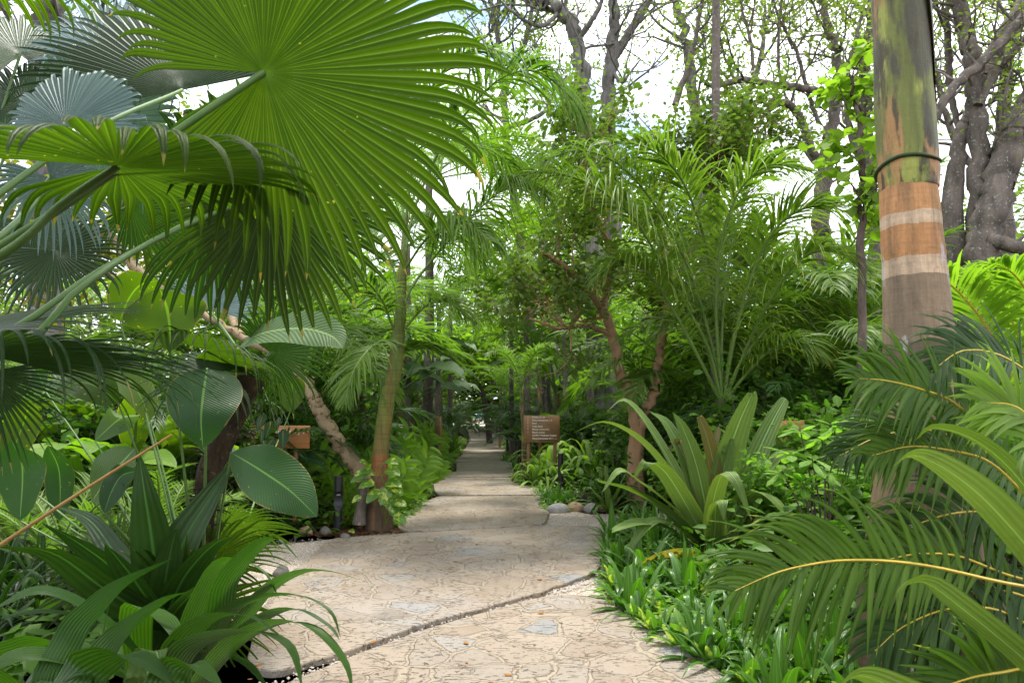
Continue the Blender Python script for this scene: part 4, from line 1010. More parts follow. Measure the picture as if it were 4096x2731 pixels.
# second, outer sheath on the right with a brown edge
mb = MB(); G = []
zs = np.linspace(A(0, 110, 3.9)[2], A(0, -60, 3.9)[2], 14)
for i, z in enumerate(zs):
    k = i / 13; cx = np.interp(z, C[:, 2], C[:, 0])
    G.append([(cx + math.cos(t) * (0.164 + 0.012 * k), 3.9 + math.sin(t) * (0.164 + 0.012 * k), z) for t in np.linspace(-1.15 + 0.55 * (1 - k), 1.6, 10)])
G = np.array(G); mb.grids(G[None], np.zeros((1, 14, 10, 2))); mb.build('outer_sheath', M['royal_shaft'], royal, rp)
crown0 = A(890, -140, 3.9)
for k, (az, el, L, dr) in enumerate(((2.9, 1.0, 2.6, 2.0), (1.7, 1.1, 2.7, 1.9), (0.5, 0.9, 2.6, 2.1), (-1.2, 1.2, 2.6, 1.6), (4.2, 0.8, 2.5, 2.0))):
    frond(arch(crown0, az, el, L, dr, 16), 46, 0.5, 0.02, 0.15, (1.2, 0.5), 0.3, 0.6, 0.02, 5, 3, 300 + k, plume=0.4).build('frond', [M['rachis_green'], M['feather']], royal, rp)

# ---------------------------------------------------------------- ringed young palm left of the path (8.9 m)
kp = ground_at(378, 8.9, -0.05)
ringed = thing('ringed_palm', 'young palm with green trunk and orange ring leaning over the left path edge', 'palm tree', tuple(kp))
M['ringed'] = bandmat('ringed_palm_trunk', [(0.0, (0.11, 0.075, 0.05)), (0.48, (0.13, 0.09, 0.06)), (0.70, (0.36, 0.17, 0.05)), (0.75, (0.28, 0.115, 0.035)), (0.96, (0.15, 0.16, 0.035)), (1.35, (0.16, 0.19, 0.035)), (2.0, (0.14, 0.19, 0.04))], (0.26, 0.12, 0.045), 0.7, 0.03, 0.55, grit=0.15, streaksc=(10, 10, 0.8))
tp = [(378, 530, .20), (378.5, 515, .185), (379, 500, .145), (379.5, 477, .112), (381, 447, .103), (387, 401, .102), (391, 385, .098), (394.7, 371, .092), (397.7, 341, .088), (400.7, 310, .075), (402, 280, .06), (404, 250, .045), (406, 215, .03)]
mb = MB(); C = spline([A(x, y, 8.9) for x, y, r in tp], 60); C[0][2] = -0.08; tube(mb, C, [p[2] for p in tp], 20, 0, 0.012, R_(9)); mb.build('trunk', M['ringed'], ringed, kp)
for k, (pts, Lm, nn, dr) in enumerate((
    (limb((401, 318, 8.9), (410, 290, 8.85), (434, 257, 8.75), (452, 237, 8.65), (476, 212, 8.5), (499, 192, 8.4), (520, 184, 8.2), (545, 192, 8.1)), 1.05, 72, 1.7),
    (limb((397, 335, 8.9), (391, 322, 8.8), (381, 298, 8.6), (360, 276, 8.3), (335, 270, 8.0), (310, 285, 7.8)), 0.9, 70, 1.3),
    (limb((404, 262, 8.9), (414, 210, 8.8), (437, 155, 8.6), (462, 118, 8.4), (495, 82, 8.2), (530, 70, 8.1), (558, 84, 8.0), (576, 112, 8.0)), 1.2, 96, 1.6),
    (limb((403, 330, 8.9), (425, 306, 8.7), (447, 301, 8.5), (466, 316, 8.4)), 0.6, 46, 0.9),
    (limb((403, 345, 8.8), (385, 340, 8.3), (368, 350, 7.9), (353, 372, 7.7), (346, 398, 7.6)), 0.5, 48, 0.7),
    (limb((405, 240, 8.9), (400, 190, 9.1), (380, 140, 9.4), (345, 110, 9.8), (310, 110, 10)), 1.0, 80, 1.3),
    (limb((405, 230, 8.9), (420, 180, 9.4), (450, 150, 9.9), (490, 150, 10.3), (520, 175, 10.5)), 1.1, 84, 1.5),
    (limb((404, 270, 8.9), (430, 235, 8.2), (462, 222, 7.8), (490, 240, 7.5)), 0.9, 70, 1.4),
    (limb((402, 300, 8.9), (385, 250, 9.2), (350, 222, 9.5), (315, 230, 9.8)), 0.9, 70, 1.2),
    (limb((405, 225, 8.9), (412, 170, 8.7), (420, 115, 8.3), (440, 75, 7.9), (470, 50, 7.6), (500, 52, 7.4)), 1.0, 80, 1.5),
    (limb((404, 250, 8.9), (412, 225, 9.3), (436, 212, 9.8), (465, 232, 10.3), (480, 262, 10.5)), 0.8, 64, 1.3),
)):
    frond(spline(pts, 22), nn, Lm, 0.0185, 0.28 if k < 3 else 0.2, (1.1, 0.45), 0.3, dr, 0.016, 7, 3, 400 + k, plume=0.4).build('frond', [M['rachis_green'], M['feather']], ringed, kp)
# cut stump leaning on the palm foot
st = ground_at(363, 8.75, -0.05)
mb = MB(); tube(mb, [A(359, 524, 8.7), A(361, 505, 8.72), A(365, 485, 8.75), A(368, 478, 8.78)], [0.095, 0.065, 0.055, 0.05], 12, 0, 0.06, R_(2))
o = mb.build('cut_stump', M['bark_lichen'], None, st); tag(o, 'grey cut stump leaning against the foot of the ringed palm', 'stump')
# pothos creeper climbing the ringed palm
rng = R_(77); pv = thing('pothos_vine', 'yellow splashed heart leaved creeper climbing the ringed palm foot', 'creeper', tuple(ground_at(383, 8.6, -0.05)))
vb = np.array(pv.location[:])
mb = MB()
for pts in (limb((386, 524, 8.7), (383, 505, 8.66), (377, 492, 8.66), (372, 478, 8.72)), limb((386, 522, 8.7), (391, 505, 8.66), (386, 488, 8.68), (380, 470, 8.74), (384, 462, 8.76)), limb((372, 482, 8.7), (365, 478, 8.7), (356, 480, 8.7))):
    tube(mb, spline(pts, 14), [0.008, 0.006], 6)
mb.build('stem', M['rachis_green'], pv, vb)
mb = MB()
for (x, y, s, az, dn) in ((366, 483, .21, 3.3, .5), (393, 470, .24, -.3, .4), (394, 482, .24, -.2, .3), (384, 495, .25, 4.4, 1.1), (372, 495, .23, 4.0, 1.0), (397, 488, .22, -.5, .8), (400, 502, .2, -.2, .3), (396, 512, .2, -.7, .8), (391, 505, .22, -1.2, .9), (357, 478, .18, 3.4, .5), (368, 471, .2, 2.0, .2), (361, 472, .18, 2.9, .2), (392, 460, .2, -.2, .3), (356, 498, .14, 3.8, .8), (365, 462, .2, 1.8, 0), (402, 518, .17, -.8, .8), (352, 530, .10, 5.2, .4)):
    p = A(x, y, 8.55 - 0.1 * rng.uniform()); d = np.array([math.cos(az) * .8, -0.45 + 0.3 * rng.uniform(), -dn * .7 + 0.25])
    W_ = unit(np.cross(d, [0.1, -0.6, 0.8]))
    blades(mb, [p - unit(d) * s * .5], [d], [W_], s, s * 0.36, 0.35, 8, 5, 0.12, 'ovate', 0, rng=rng)
mb.build('leaves', M['pothos'], pv, vb)

# ---------------------------------------------------------------- feather palm right of centre (9.5 m)
qp = ground_at(722, 9.5, -0.05)
queen = thing('feather_palm', 'large arching feather palm with yellow tipped fronds right of path', 'palm tree', tuple(qp))
mb = MB(); C = spline(limb((722, 516, 9.5), (722, 470, 9.5), (721, 430, 9.5), (720, 398, 9.5)), 20); C[0][2] = -.06
tube(mb, C, [0.12, 0.10, 0.085, 0.07], 14, 0, 0.03, R_(6)); mb.build('trunk', bandmat('feather_palm_trunk', [(0, (0.05, 0.055, 0.025)), (0.5, (0.07, 0.10, 0.03))], (0.03, 0.025, 0.015), 0.6), queen, qp)
for k, (pts, Lm, nn, dr) in enumerate((
    (limb((721, 400, 9.5), (711, 354, 9.4), (694, 320, 9.2), (676, 288, 9.0), (659, 259, 8.8), (636, 220, 8.6), (620, 206, 8.5), (598, 188, 8.4), (567, 175, 8.3), (540, 172, 8.2), (512, 178, 8.1)), 1.1, 92, 1.7),
    (limb((722, 395, 9.5), (717, 327, 9.4), (711, 276, 9.3), (705, 240, 9.2), (694, 207, 9.0), (682, 180, 8.8), (664, 158, 8.6), (640, 145, 8.4), (610, 142, 8.2)), 0.95, 88, 0.9),
    (limb((724, 398, 9.5), (732, 350, 9.3), (745, 295, 9.0), (765, 245, 8.7), (790, 215, 8.4), (822, 205, 8.2), (855, 215, 8.0)), 0.85, 76, 0.8),
    (limb((725, 400, 9.5), (734, 378, 9.3), (748, 344, 9.0), (764, 310, 8.6), (788, 272, 8.2), (812, 252, 7.9), (838, 252, 7.7), (858, 266, 7.6)), 0.8, 72, 1.0),
    (limb((721, 402, 9.5), (712, 360, 9.6), (695, 320, 9.8), (680, 290, 10.0), (668, 285, 10.2)), 0.7, 56, 1.0),
    (limb((722, 396, 9.5), (722, 330, 9.7), (728, 270, 9.9), (738, 220, 10.1), (755, 180, 10.3), (780, 165, 10.5)), 0.85, 72, 0.6),
    (limb((721, 398, 9.5), (705, 340, 9.8), (690, 290, 10.1), (684, 250, 10.4), (690, 215, 10.7)), 0.8, 66, 0.6),
    (limb((724, 402, 9.5), (745, 375, 9.2), (770, 350, 8.9), (795, 340, 8.6), (815, 352, 8.4)), 0.7, 60, 0.9),
    (limb((723, 396, 9.5), (738, 320, 9.9), (770, 270, 10.3), (810, 245, 10.7), (850, 250, 11)), 0.8, 66, 0.8),
    (limb((722, 394, 9.5), (708, 330, 9.6), (686, 262, 9.5), (655, 205, 9.3), (620, 165, 9.1), (580, 150, 8.9), (545, 160, 8.8)), 1.0, 84, 1.6),
    (limb((722, 396, 9.5), (716, 310, 9.2), (722, 240, 8.9), (740, 190, 8.6), (770, 165, 8.3), (805, 170, 8.1)), 0.9, 76, 1.0),
    (limb((724, 398, 9.5), (742, 360, 9.6), (775, 320, 9.7), (810, 300, 9.8), (850, 305, 9.9)), 0.8, 66, 1.1),
    (limb((720, 400, 9.5), (695, 350, 9.2), (668, 300, 9.0), (645, 270, 8.8), (620, 260, 8.6), (600, 275, 8.5)), 0.8, 66, 1.1),
)):
    frond(spline(pts, 26), nn, Lm, 0.0185, 0.30 if k < 4 else 0.24, (1.0, 0.42), 0.4, dr, 0.02, 7, 3, 500 + k, plume=0.45).build('frond', [M['rachis_green'], M['queen']], queen, qp)

# ---------------------------------------------------------------- near fan palm at the left (crown just outside the frame)
def fan_leaf(root, base, petiole, hub, d, F, S, R, mat='fan', pm='petiole', pr=(0.016, 0.010), **kw):
    mb = MB(); fan(mb, hub, F, S, R, **kw); leaf = mb.build('fan_leaf', M[mat], root, base)
    if petiole:
        pb_ = MB(); tube(pb_, spline(petiole + [hub], 16), [pr[0], pr[1], pr[1]], 10); pb_.build('petiole', M[pm], leaf, (0, 0, 0)); bpy.data.objects[-1] if False else None
        ch = [o for o in bpy.data.objects if o.parent == leaf][-1]
        ch.data.transform(__import__('mathutils').Matrix.Translation(-Vector(base)))
    return leaf
fb = np.array([-2.15, 1.75, -0.05])
near = thing('fan_palm', 'big fan palm at the left edge whose backlit leaf fills the upper left', 'palm tree', tuple(fb))
mb = MB(); tube(mb, [(-2.15, 1.75, -.1), (-2.14, 1.75, .6), (-2.12, 1.76, 1.25), (-2.08, 1.78, 1.5)], [0.16, 0.13, 0.13, 0.1], 16, 0, 0.06, R_(1)); mb.build('trunk', M['shag'], near, fb)
cr = np.array([-2.05, 1.8, 1.5])
fan_leaf(near, fb, [cr, A(10, 240, 1.75), A(121, 168, 1.8)], A(264, 72, 1.9), 1.9, (0.88, 0.12, 0.28), (0.12, 0.40, -0.87), 0.77, 'fan', nseg=62, span=5.7, split=0.66, droop=0.26, pleat=0.35, seed=1, cone=-0.04, sag=0.02, short=0.5)
fan_leaf(near, fb, [cr, A(-10, 262, 1.7), A(60, 205, 1.7)], A(118, 166, 1.72), 1.7, (0.95, 0.2, 0.10), (-0.2, 0.95, 0.09), 0.62, 'fan', nseg=46, span=5.2, split=0.62, droop=0.4, pleat=0.35, seed=2, cone=0.0, sag=0.03)
fan_leaf(near, fb, [cr, A(0, 355, 1.9), A(80, 288, 2.1), A(160, 237, 2.4)], A(270, 190, 2.7), 2.7, (0.8, 0.35, -0.35), (0.3, 0.25, -0.9), 0.60, 'fan', nseg=48, span=5.2, split=0.66, droop=0.2, pleat=0.35, seed=3, sag=0.02)
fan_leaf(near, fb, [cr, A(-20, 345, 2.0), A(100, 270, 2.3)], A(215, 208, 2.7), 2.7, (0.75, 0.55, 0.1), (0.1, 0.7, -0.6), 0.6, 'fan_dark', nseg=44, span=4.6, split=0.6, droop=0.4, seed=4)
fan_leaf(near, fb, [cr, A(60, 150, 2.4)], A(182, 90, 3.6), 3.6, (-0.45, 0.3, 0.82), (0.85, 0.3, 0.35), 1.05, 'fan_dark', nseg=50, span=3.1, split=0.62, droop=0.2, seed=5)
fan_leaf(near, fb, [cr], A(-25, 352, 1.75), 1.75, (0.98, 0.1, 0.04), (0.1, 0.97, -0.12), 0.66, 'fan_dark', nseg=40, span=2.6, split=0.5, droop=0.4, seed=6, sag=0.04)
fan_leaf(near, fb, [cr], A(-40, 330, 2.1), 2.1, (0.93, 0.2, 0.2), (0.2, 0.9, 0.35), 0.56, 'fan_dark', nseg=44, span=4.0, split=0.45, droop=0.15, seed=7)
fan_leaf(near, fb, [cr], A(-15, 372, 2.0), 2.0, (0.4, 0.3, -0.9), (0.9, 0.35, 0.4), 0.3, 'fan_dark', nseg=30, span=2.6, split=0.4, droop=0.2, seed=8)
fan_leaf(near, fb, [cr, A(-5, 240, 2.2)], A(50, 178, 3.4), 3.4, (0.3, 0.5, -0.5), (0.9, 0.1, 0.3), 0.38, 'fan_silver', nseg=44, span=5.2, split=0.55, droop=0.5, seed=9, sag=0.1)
# unseen leaves added to this crown above the frame, to shade the bed below
for k, (hx, hy, hz, az) in enumerate(((-2.6, 2.9, 3.7, 1.9), (-1.5, 0.9, 3.1, -0.6), (-3.1, 0.7, 3.2, 3.4), (-1.7, 2.4, 3.9, 0.9), (-3.4, 2.2, 3.5, 2.8), (-2.3, -0.2, 2.9, -1.5), (-2.4, 1.6, 4.0, 1.2))):
    h_ = np.array([hx, hy, hz]); F_ = (math.cos(az), math.sin(az), 0.05)
    fan_leaf(near, fb, [cr, cr * .45 + h_ * .55 + (0, 0, .15)], h_, hy, F_, (-math.sin(az), math.cos(az), 0.1), 0.85, 'fan', nseg=44, span=5.4, split=0.6, droop=0.4, seed=60 + k)
# silver fan palm behind it
sb = np.array([-4.0, 4.6, -0.05])
silver = thing('silver_fan_palm', 'fan palm with silvery blue leaves behind the near fan palm at top left', 'palm tree', tuple(sb))
mb = MB(); tube(mb, [(-4.0, 4.6, -.1), (-3.98, 4.6, 1.2), (-3.9, 4.6, 2.2)], [0.2, 0.15, 0.13], 16, 0, 0.06, R_(1)); mb.build('trunk', M['shag'], silver, sb)
sc_ = np.array([-3.9, 4.6, 2.2])
fan_leaf(silver, sb, [sc_, A(50, 180, 3.7)], A(66, 126, 3.3), 3.3, (0.02, 0.25, 0.95), (1, 0.0, 0.05), 0.47, 'fan_silver', nseg=44, span=3.7, split=0.72, droop=0.25, seed=10, tipdroop=0.8, cone=0.1)
fan_leaf(silver, sb, [sc_, A(70, 170, 4.2)], A(95, 118, 4.0), 4.0, (0.85, 0.1, 0.25), (0.25, 0.5, -0.8), 0.6, 'fan_silver', nseg=44, span=4.2, split=0.65, droop=0.4, seed=11, tipdroop=0.5)
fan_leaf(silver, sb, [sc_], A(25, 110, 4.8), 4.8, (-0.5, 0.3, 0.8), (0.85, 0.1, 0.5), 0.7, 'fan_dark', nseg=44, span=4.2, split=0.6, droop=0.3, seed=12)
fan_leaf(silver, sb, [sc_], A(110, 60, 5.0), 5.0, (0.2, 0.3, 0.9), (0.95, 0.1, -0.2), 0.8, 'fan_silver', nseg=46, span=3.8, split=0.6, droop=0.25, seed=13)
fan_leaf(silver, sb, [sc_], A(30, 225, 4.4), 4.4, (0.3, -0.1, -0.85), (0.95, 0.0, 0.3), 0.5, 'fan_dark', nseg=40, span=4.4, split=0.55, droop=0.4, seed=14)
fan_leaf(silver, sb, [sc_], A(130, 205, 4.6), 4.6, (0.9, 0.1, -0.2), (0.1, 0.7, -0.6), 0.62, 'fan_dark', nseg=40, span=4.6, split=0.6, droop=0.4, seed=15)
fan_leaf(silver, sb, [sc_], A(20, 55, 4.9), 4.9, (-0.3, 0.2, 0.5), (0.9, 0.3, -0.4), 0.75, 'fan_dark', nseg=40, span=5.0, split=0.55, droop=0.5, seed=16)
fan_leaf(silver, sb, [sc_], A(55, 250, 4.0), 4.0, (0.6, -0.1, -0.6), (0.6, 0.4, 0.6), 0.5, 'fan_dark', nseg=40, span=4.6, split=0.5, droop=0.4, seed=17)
# shaggy-trunked fan palm (4.4 m)
ub = ground_at(192, 4.4, -0.05)
shag = thing('shaggy_fan_palm', 'small fan palm with dark shaggy leaning trunk in front of the bungalow board', 'palm tree', tuple(ub))
C = spline([ub, A(200, 540, 4.4), A(210, 470, 4.4), A(232, 420, 4.4), A(253, 376, 4.4)], 30)
mb = MB(); tube(mb, C, [0.085, 0.075, 0.075, 0.08, 0.08], 12, 0, 0.1, R_(2))
rng = R_(20); n_ = 260; i_ = rng.randint(2, 29, n_); dd = rng.normal(0, 1, (n_, 3)); dd[:, 2] = rng.uniform(-0.6, 1.2, n_)
blades(mb, C[i_] + unit(dd) * 0.06, dd, rng.normal(0, 1, (n_, 3)), rng.uniform(0.06, 0.2, n_), 0.006, 0.8, 4, 2, 0, 'leaflet', 0, rng=rng)
mb.build('trunk', M['shag'], shag, ub)
tc = A(254, 374, 4.4)
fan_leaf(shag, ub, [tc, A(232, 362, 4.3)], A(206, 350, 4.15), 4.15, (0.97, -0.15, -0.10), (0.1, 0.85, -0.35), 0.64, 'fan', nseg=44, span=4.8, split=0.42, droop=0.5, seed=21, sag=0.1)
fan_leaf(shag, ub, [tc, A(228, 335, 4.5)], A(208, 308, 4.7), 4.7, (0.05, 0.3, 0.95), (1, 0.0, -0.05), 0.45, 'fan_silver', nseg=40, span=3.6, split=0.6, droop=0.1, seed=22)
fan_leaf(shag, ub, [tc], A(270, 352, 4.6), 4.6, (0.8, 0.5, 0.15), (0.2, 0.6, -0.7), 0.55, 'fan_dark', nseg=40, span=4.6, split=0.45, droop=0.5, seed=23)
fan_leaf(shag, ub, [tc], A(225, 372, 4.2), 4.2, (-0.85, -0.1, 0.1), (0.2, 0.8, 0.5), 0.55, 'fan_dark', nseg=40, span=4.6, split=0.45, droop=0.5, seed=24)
# low fan palm behind the dark crinum, leaves opening towards the path
lb = ground_at(168, 4.3, -0.05)
low = thing('low_fan_palm', 'low green fan palm opening toward the path behind the dark crinum', 'palm tree', tuple(lb))
mb = MB(); tube(mb, [lb, lb + (0, 0, .12), lb + (0, 0, .22)], [0.07, 0.06, 0.04], 10, 0, 0.06, R_(2)); mb.build('trunk', M['shag'], low, lb)
lc = lb + (0, 0, .2)
for k, (hx, hy, hd, F, S, R_f, spn) in enumerate(((185, 612, 4.1, (0.8, -0.05, 0.5), (0.5, 0.4, -0.75), 0.66, 3.9), (205, 560, 4.5, (0.85, 0.15, 0.35), (0.3, 0.7, -0.5), 0.6, 4.2), (225, 525, 4.8, (0.8, 0.3, -0.05), (0.1, 0.8, -0.5), 0.55, 4.4), (120, 575, 4.5, (-0.7, 0.2, 0.6), (0.6, 0.5, 0.6), 0.6, 4.2))):
    fan_leaf(low, lb, [lc], A(hx, hy, hd), hd, F, S, R_f, 'fan', nseg=38, span=spn, split=0.45, droop=0.25, seed=30 + k, pr=(0.009, 0.006))

# ---------------------------------------------------------------- hero strap-leaved and broad-leaved plants
def strap_part(root, base, pts, wid, mat, prof='sword', side=None, roll=0.0, cols=7, fold=0.3, name='leaf', n=22, wave=0.0, seed=0, bulge=0.0, var=None):
    mb = MB(); leaf_curve(mb, spline(pts, n), wid, prof, side, roll, cols, fold, 0, R_(seed).uniform() if var is None else var, wave, bulge, R_(seed))
    return mb.build(name, M[mat] if isinstance(mat, str) else mat, root, base)
X1 = (1, 0.15, 0.0)
# dark crinum, left foreground (4 m)
cb = ground_at(158, 4.0, -0.05)
dk = thing('crinum', 'dark green crinum with tall upright strap leaves at the lower left', 'plant', tuple(cb))
b0 = cb + (0, 0, 0.12)
mb = MB(); tube(mb, [cb, cb + (0, 0, .15), cb + (0, 0, .3)], [0.09, 0.08, 0.05], 12); mb.build('stem', M['petiole'], dk, cb)
for k, (pts, w) in enumerate((
    (limb((158, 600, 4.0), (152, 540, 3.95), (145, 495, 3.9), (139, 453, 3.9)), .115),
    (limb((168, 600, 4.0), (182, 545, 4.0), (208, 500, 4.05), (236, 458, 4.1)), .12),
    (limb((168, 610, 3.95), (185, 575, 3.85), (212, 545, 3.75), (236, 534, 3.7)), .085),
    (limb((150, 615, 3.95), (115, 570, 3.8), (75, 540, 3.7), (42, 522, 3.6)), .09),
    (limb((148, 620, 3.9), (100, 585, 3.7), (52, 552, 3.5), (-5, 545, 3.3)), .10),
    (limb((152, 612, 3.9), (135, 580, 3.7), (118, 558, 3.6), (105, 543, 3.5)), .10),
    (limb((162, 610, 3.95), (166, 575, 3.9), (172, 545, 3.88), (177, 528, 3.86)), .085),
    (limb((150, 625, 3.9), (95, 615, 3.6), (40, 608, 3.4), (0, 618, 3.2)), .08),
    (limb((172, 615, 3.9), (195, 590, 3.6), (215, 580, 3.4), (232, 592, 3.2)), .07),
    (limb((155, 605, 4.1), (120, 560, 4.3), (90, 520, 4.5), (55, 505, 4.7)), .08),
    (limb((145, 630, 3.8), (90, 640, 3.4), (50, 660, 3.1), (20, 690, 2.9)), .08),
    (limb((160, 600, 4.1), (175, 560, 4.3), (195, 530, 4.5), (215, 520, 4.6)), .08),
)):
    strap_part(dk, cb, [b0 + (pts[0] - b0) * 0.25] + pts, w, 'strap_dark', 'lance', X1, 0.2 if k % 2 else -0.2, 7, 0.25, seed=k, wave=0.05)
# palm grass with pleated leaves at the bottom left (3 m)
gb = ground_at(168, 3.1, -0.05)
pg = thing('palm_grass', 'glossy pleated palm grass arching over the path at the lower left', 'plant', tuple(gb))
for k, (pts, w) in enumerate((
    (limb((205, 650, 3.0), (220, 613, 2.95), (226, 583, 2.9), (250, 552, 2.85), (275, 538, 2.8), (300, 560, 2.8)), .055),
    (limb((230, 640, 3.0), (263, 594, 2.95), (297, 573, 2.9), (330, 571, 2.85), (366, 581, 2.8)), .045),
    (limb((210, 640, 2.9), (235, 606, 2.85), (289, 594, 2.8), (328, 609, 2.75), (341, 638, 2.7)), .042),
    (limb((230, 645, 2.8), (266, 616, 2.75), (297, 609, 2.7), (328, 625, 2.65), (340, 640, 2.6)), .038),
    (limb((225, 650, 2.7), (274, 623, 2.65), (313, 628, 2.6), (344, 661, 2.55), (353, 695, 2.5)), .052),
    (limb((170, 665, 2.7), (183, 639, 2.65), (211, 617, 2.6), (250, 616, 2.55), (279, 635, 2.5)), .05),
    (limb((175, 665, 2.6), (199, 641, 2.55), (250, 631, 2.5), (289, 646, 2.45), (303, 690, 2.4)), .055),
    (limb((48, 700, 2.4), (70, 636, 2.5), (95, 606, 2.55), (125, 581, 2.6), (174, 557, 2.65)), .045),
    (limb((76, 695, 2.4), (100, 655, 2.5), (125, 628, 2.6), (164, 600, 2.7), (188, 591, 2.75)), .042),
    (limb((60, 695, 2.2), (83, 672, 2.25), (115, 655, 2.25), (145, 660, 2.25), (176, 685, 2.25)), .075),
    (limb((-15, 672, 2.6), (20, 648, 2.6), (50, 640, 2.6), (82, 646, 2.6), (100, 665, 2.6)), .05),
    (limb((136, 615, 2.9), (156, 613, 2.8), (172, 628, 2.7), (184, 655, 2.6)), .06),
    (limb((105, 690, 2.5), (103, 650, 2.6), (104, 625, 2.7), (110, 600, 2.8)), .04),
    (limb((160, 700, 2.3), (178, 668, 2.3), (200, 666, 2.3), (225, 690, 2.3)), .06),
    (limb((185, 640, 3.0), (200, 600, 3.0), (225, 560, 3.0), (262, 570, 2.95), (280, 600, 2.9)), .045),
    (limb((140, 660, 2.9), (90, 610, 2.8), (40, 590, 2.7), (-10, 610, 2.6)), .05),
    (limb((130, 680, 2.6), (70, 660, 2.5), (20, 655, 2.4), (-30, 680, 2.3)), .06),
    (limb((190, 655, 2.9), (240, 660, 2.8), (270, 690, 2.7)), .05),
)):
    s0 = gb + (0, 0, 0.05)
    strap_part(pg, gb, [s0 + (pts[0] - s0) * 0.4] + pts, w * 1.12, 'pleated', 'grass', (1, 0.1, 0) if abs(pts[-1][0] - pts[0][0]) < 0.12 else None, 0.35, 9, 0.12, seed=40 + k)
strap_part(pg, gb, [gb + (0, 0, .1)] + limb((148, 690, 2.55), (149, 662, 2.55), (156, 650, 2.52), (160, 668, 2.48)), .075, 'bronze', 'strap', (1, 0, 0), 0, 5, 0.05, seed=66)
# bronze crinum right of the path (6.3 m)
zb = gnd(712, 566, -0.05)
ZD = zb[1]
bz = thing('crinum', 'large olive bronze crinum with broad spreading strap leaves beside the right path edge', 'plant', tuple(zb))
mb = MB(); tube(mb, [zb, zb + (0, 0, .12), zb + (0, 0, .3)], [0.13, 0.11, 0.07], 14); mb.build('stem', M['rachis_brown'], bz, zb)
BZ = [
    ((705, 540), (672, 480), (640, 440), (605, 422), (574, 432), .0, .085, 'bronze'), ((706, 535), (680, 480), (648, 425), (625, 400), (606, 412), .3, .085, 'bronze'),
    ((708, 530), (690, 470), (668, 425), (650, 411), (650, 411), .2, .08, 'bronze'), ((710, 530), (698, 470), (684, 430), (673, 412), (673, 412), .0, .075, 'bronze'),
    ((714, 530), (716, 480), (708, 440), (700, 418), (699, 416), -.2, .065, 'bronze_red'), ((716, 530), (722, 480), (728, 440), (722, 452), (722, 440), -.1, .06, 'bronze'),
    ((716, 530), (724, 470), (738, 425), (751, 396), (752, 393), -.1, .125, 'bronze'), ((720, 530), (745, 480), (768, 430), (783, 402), (786, 398), .3, .085, 'bronze'),
    ((722, 532), (750, 490), (780, 455), (806, 452), (830, 470), .3, .08, 'bronze'), ((706, 545), (670, 505), (640, 482), (620, 470), (602, 492), -.5, .075, 'bronze'),
    ((704, 548), (665, 510), (630, 490), (602, 482), (598, 478), -.4, .07, 'bronze'), ((704, 552), (668, 528), (640, 522), (618, 528), (612, 532), -.7, .065, 'bronze'),
    ((714, 548), (712, 510), (722, 474), (735, 478), (752, 520), -.8, .08, 'bronze'), ((718, 550), (742, 500), (765, 492), (785, 510), (800, 540), -.6, .08, 'bronze'),
    ((712, 555), (715, 530), (716, 505), (722, 500), (724, 520), -.9, .085, 'bronze'), ((706, 540), (684, 500), (664, 470), (646, 462), (632, 480), -.4, .075, 'bronze'),
    ((720, 545), (760, 525), (790, 530), (815, 560), (820, 575), -.4, .075, 'bronze'), ((718, 535), (736, 490), (756, 455), (775, 440), (790, 452), .4, .075, 'bronze'),
    ((710, 535), (700, 490), (690, 455), (680, 440), (668, 450), .1, .07, 'bronze_red'), ((724, 548), (770, 550), (800, 565), (825, 600), (830, 610), -.7, .07, 'bronze'),
    ((712, 530), (708, 480), (712, 450), (718, 430), (719, 426), .4, .05, 'bronze_red'), ((706, 550), (680, 530), (655, 520), (635, 540), (628, 560), -.6, .06, 'bronze'),
]
for k, (p0, p1, p2, p3, p4, dz, w, mt) in enumerate(BZ):
    pts = [A(p[0], p[1], ZD + dz * f) for p, f in zip((p0, p1, p2, p3, p4), (0.1, 0.4, 0.7, 0.95, 1.0))]
    if p3 == p4: pts = pts[:-1]
    strap_part(bz, zb, [zb + (0, 0, .14)] + pts, w * 1.35, mt, 'lance', X1 if abs(p3[0] - p0[0]) < 70 else None, (0.3 if k % 2 else -0.2), 7, 0.18, seed=80 + k, wave=0.04)
strap_part(bz, zb, limb((700, 556, ZD - .3), (680, 553, ZD - .6), (658, 556, ZD - .8), (640, 565, ZD - .9), (634, 580, ZD - .95)), .075, leafmat('withered_leaf', (0.30, 0.22, 0.04), (0.24, 0.25, 0.05), .3, tip=((0.14, 0.06, 0.03), .8), pleat=(6, .2)), 'lance', None, -.7, 7, .15, 'withered_leaf')
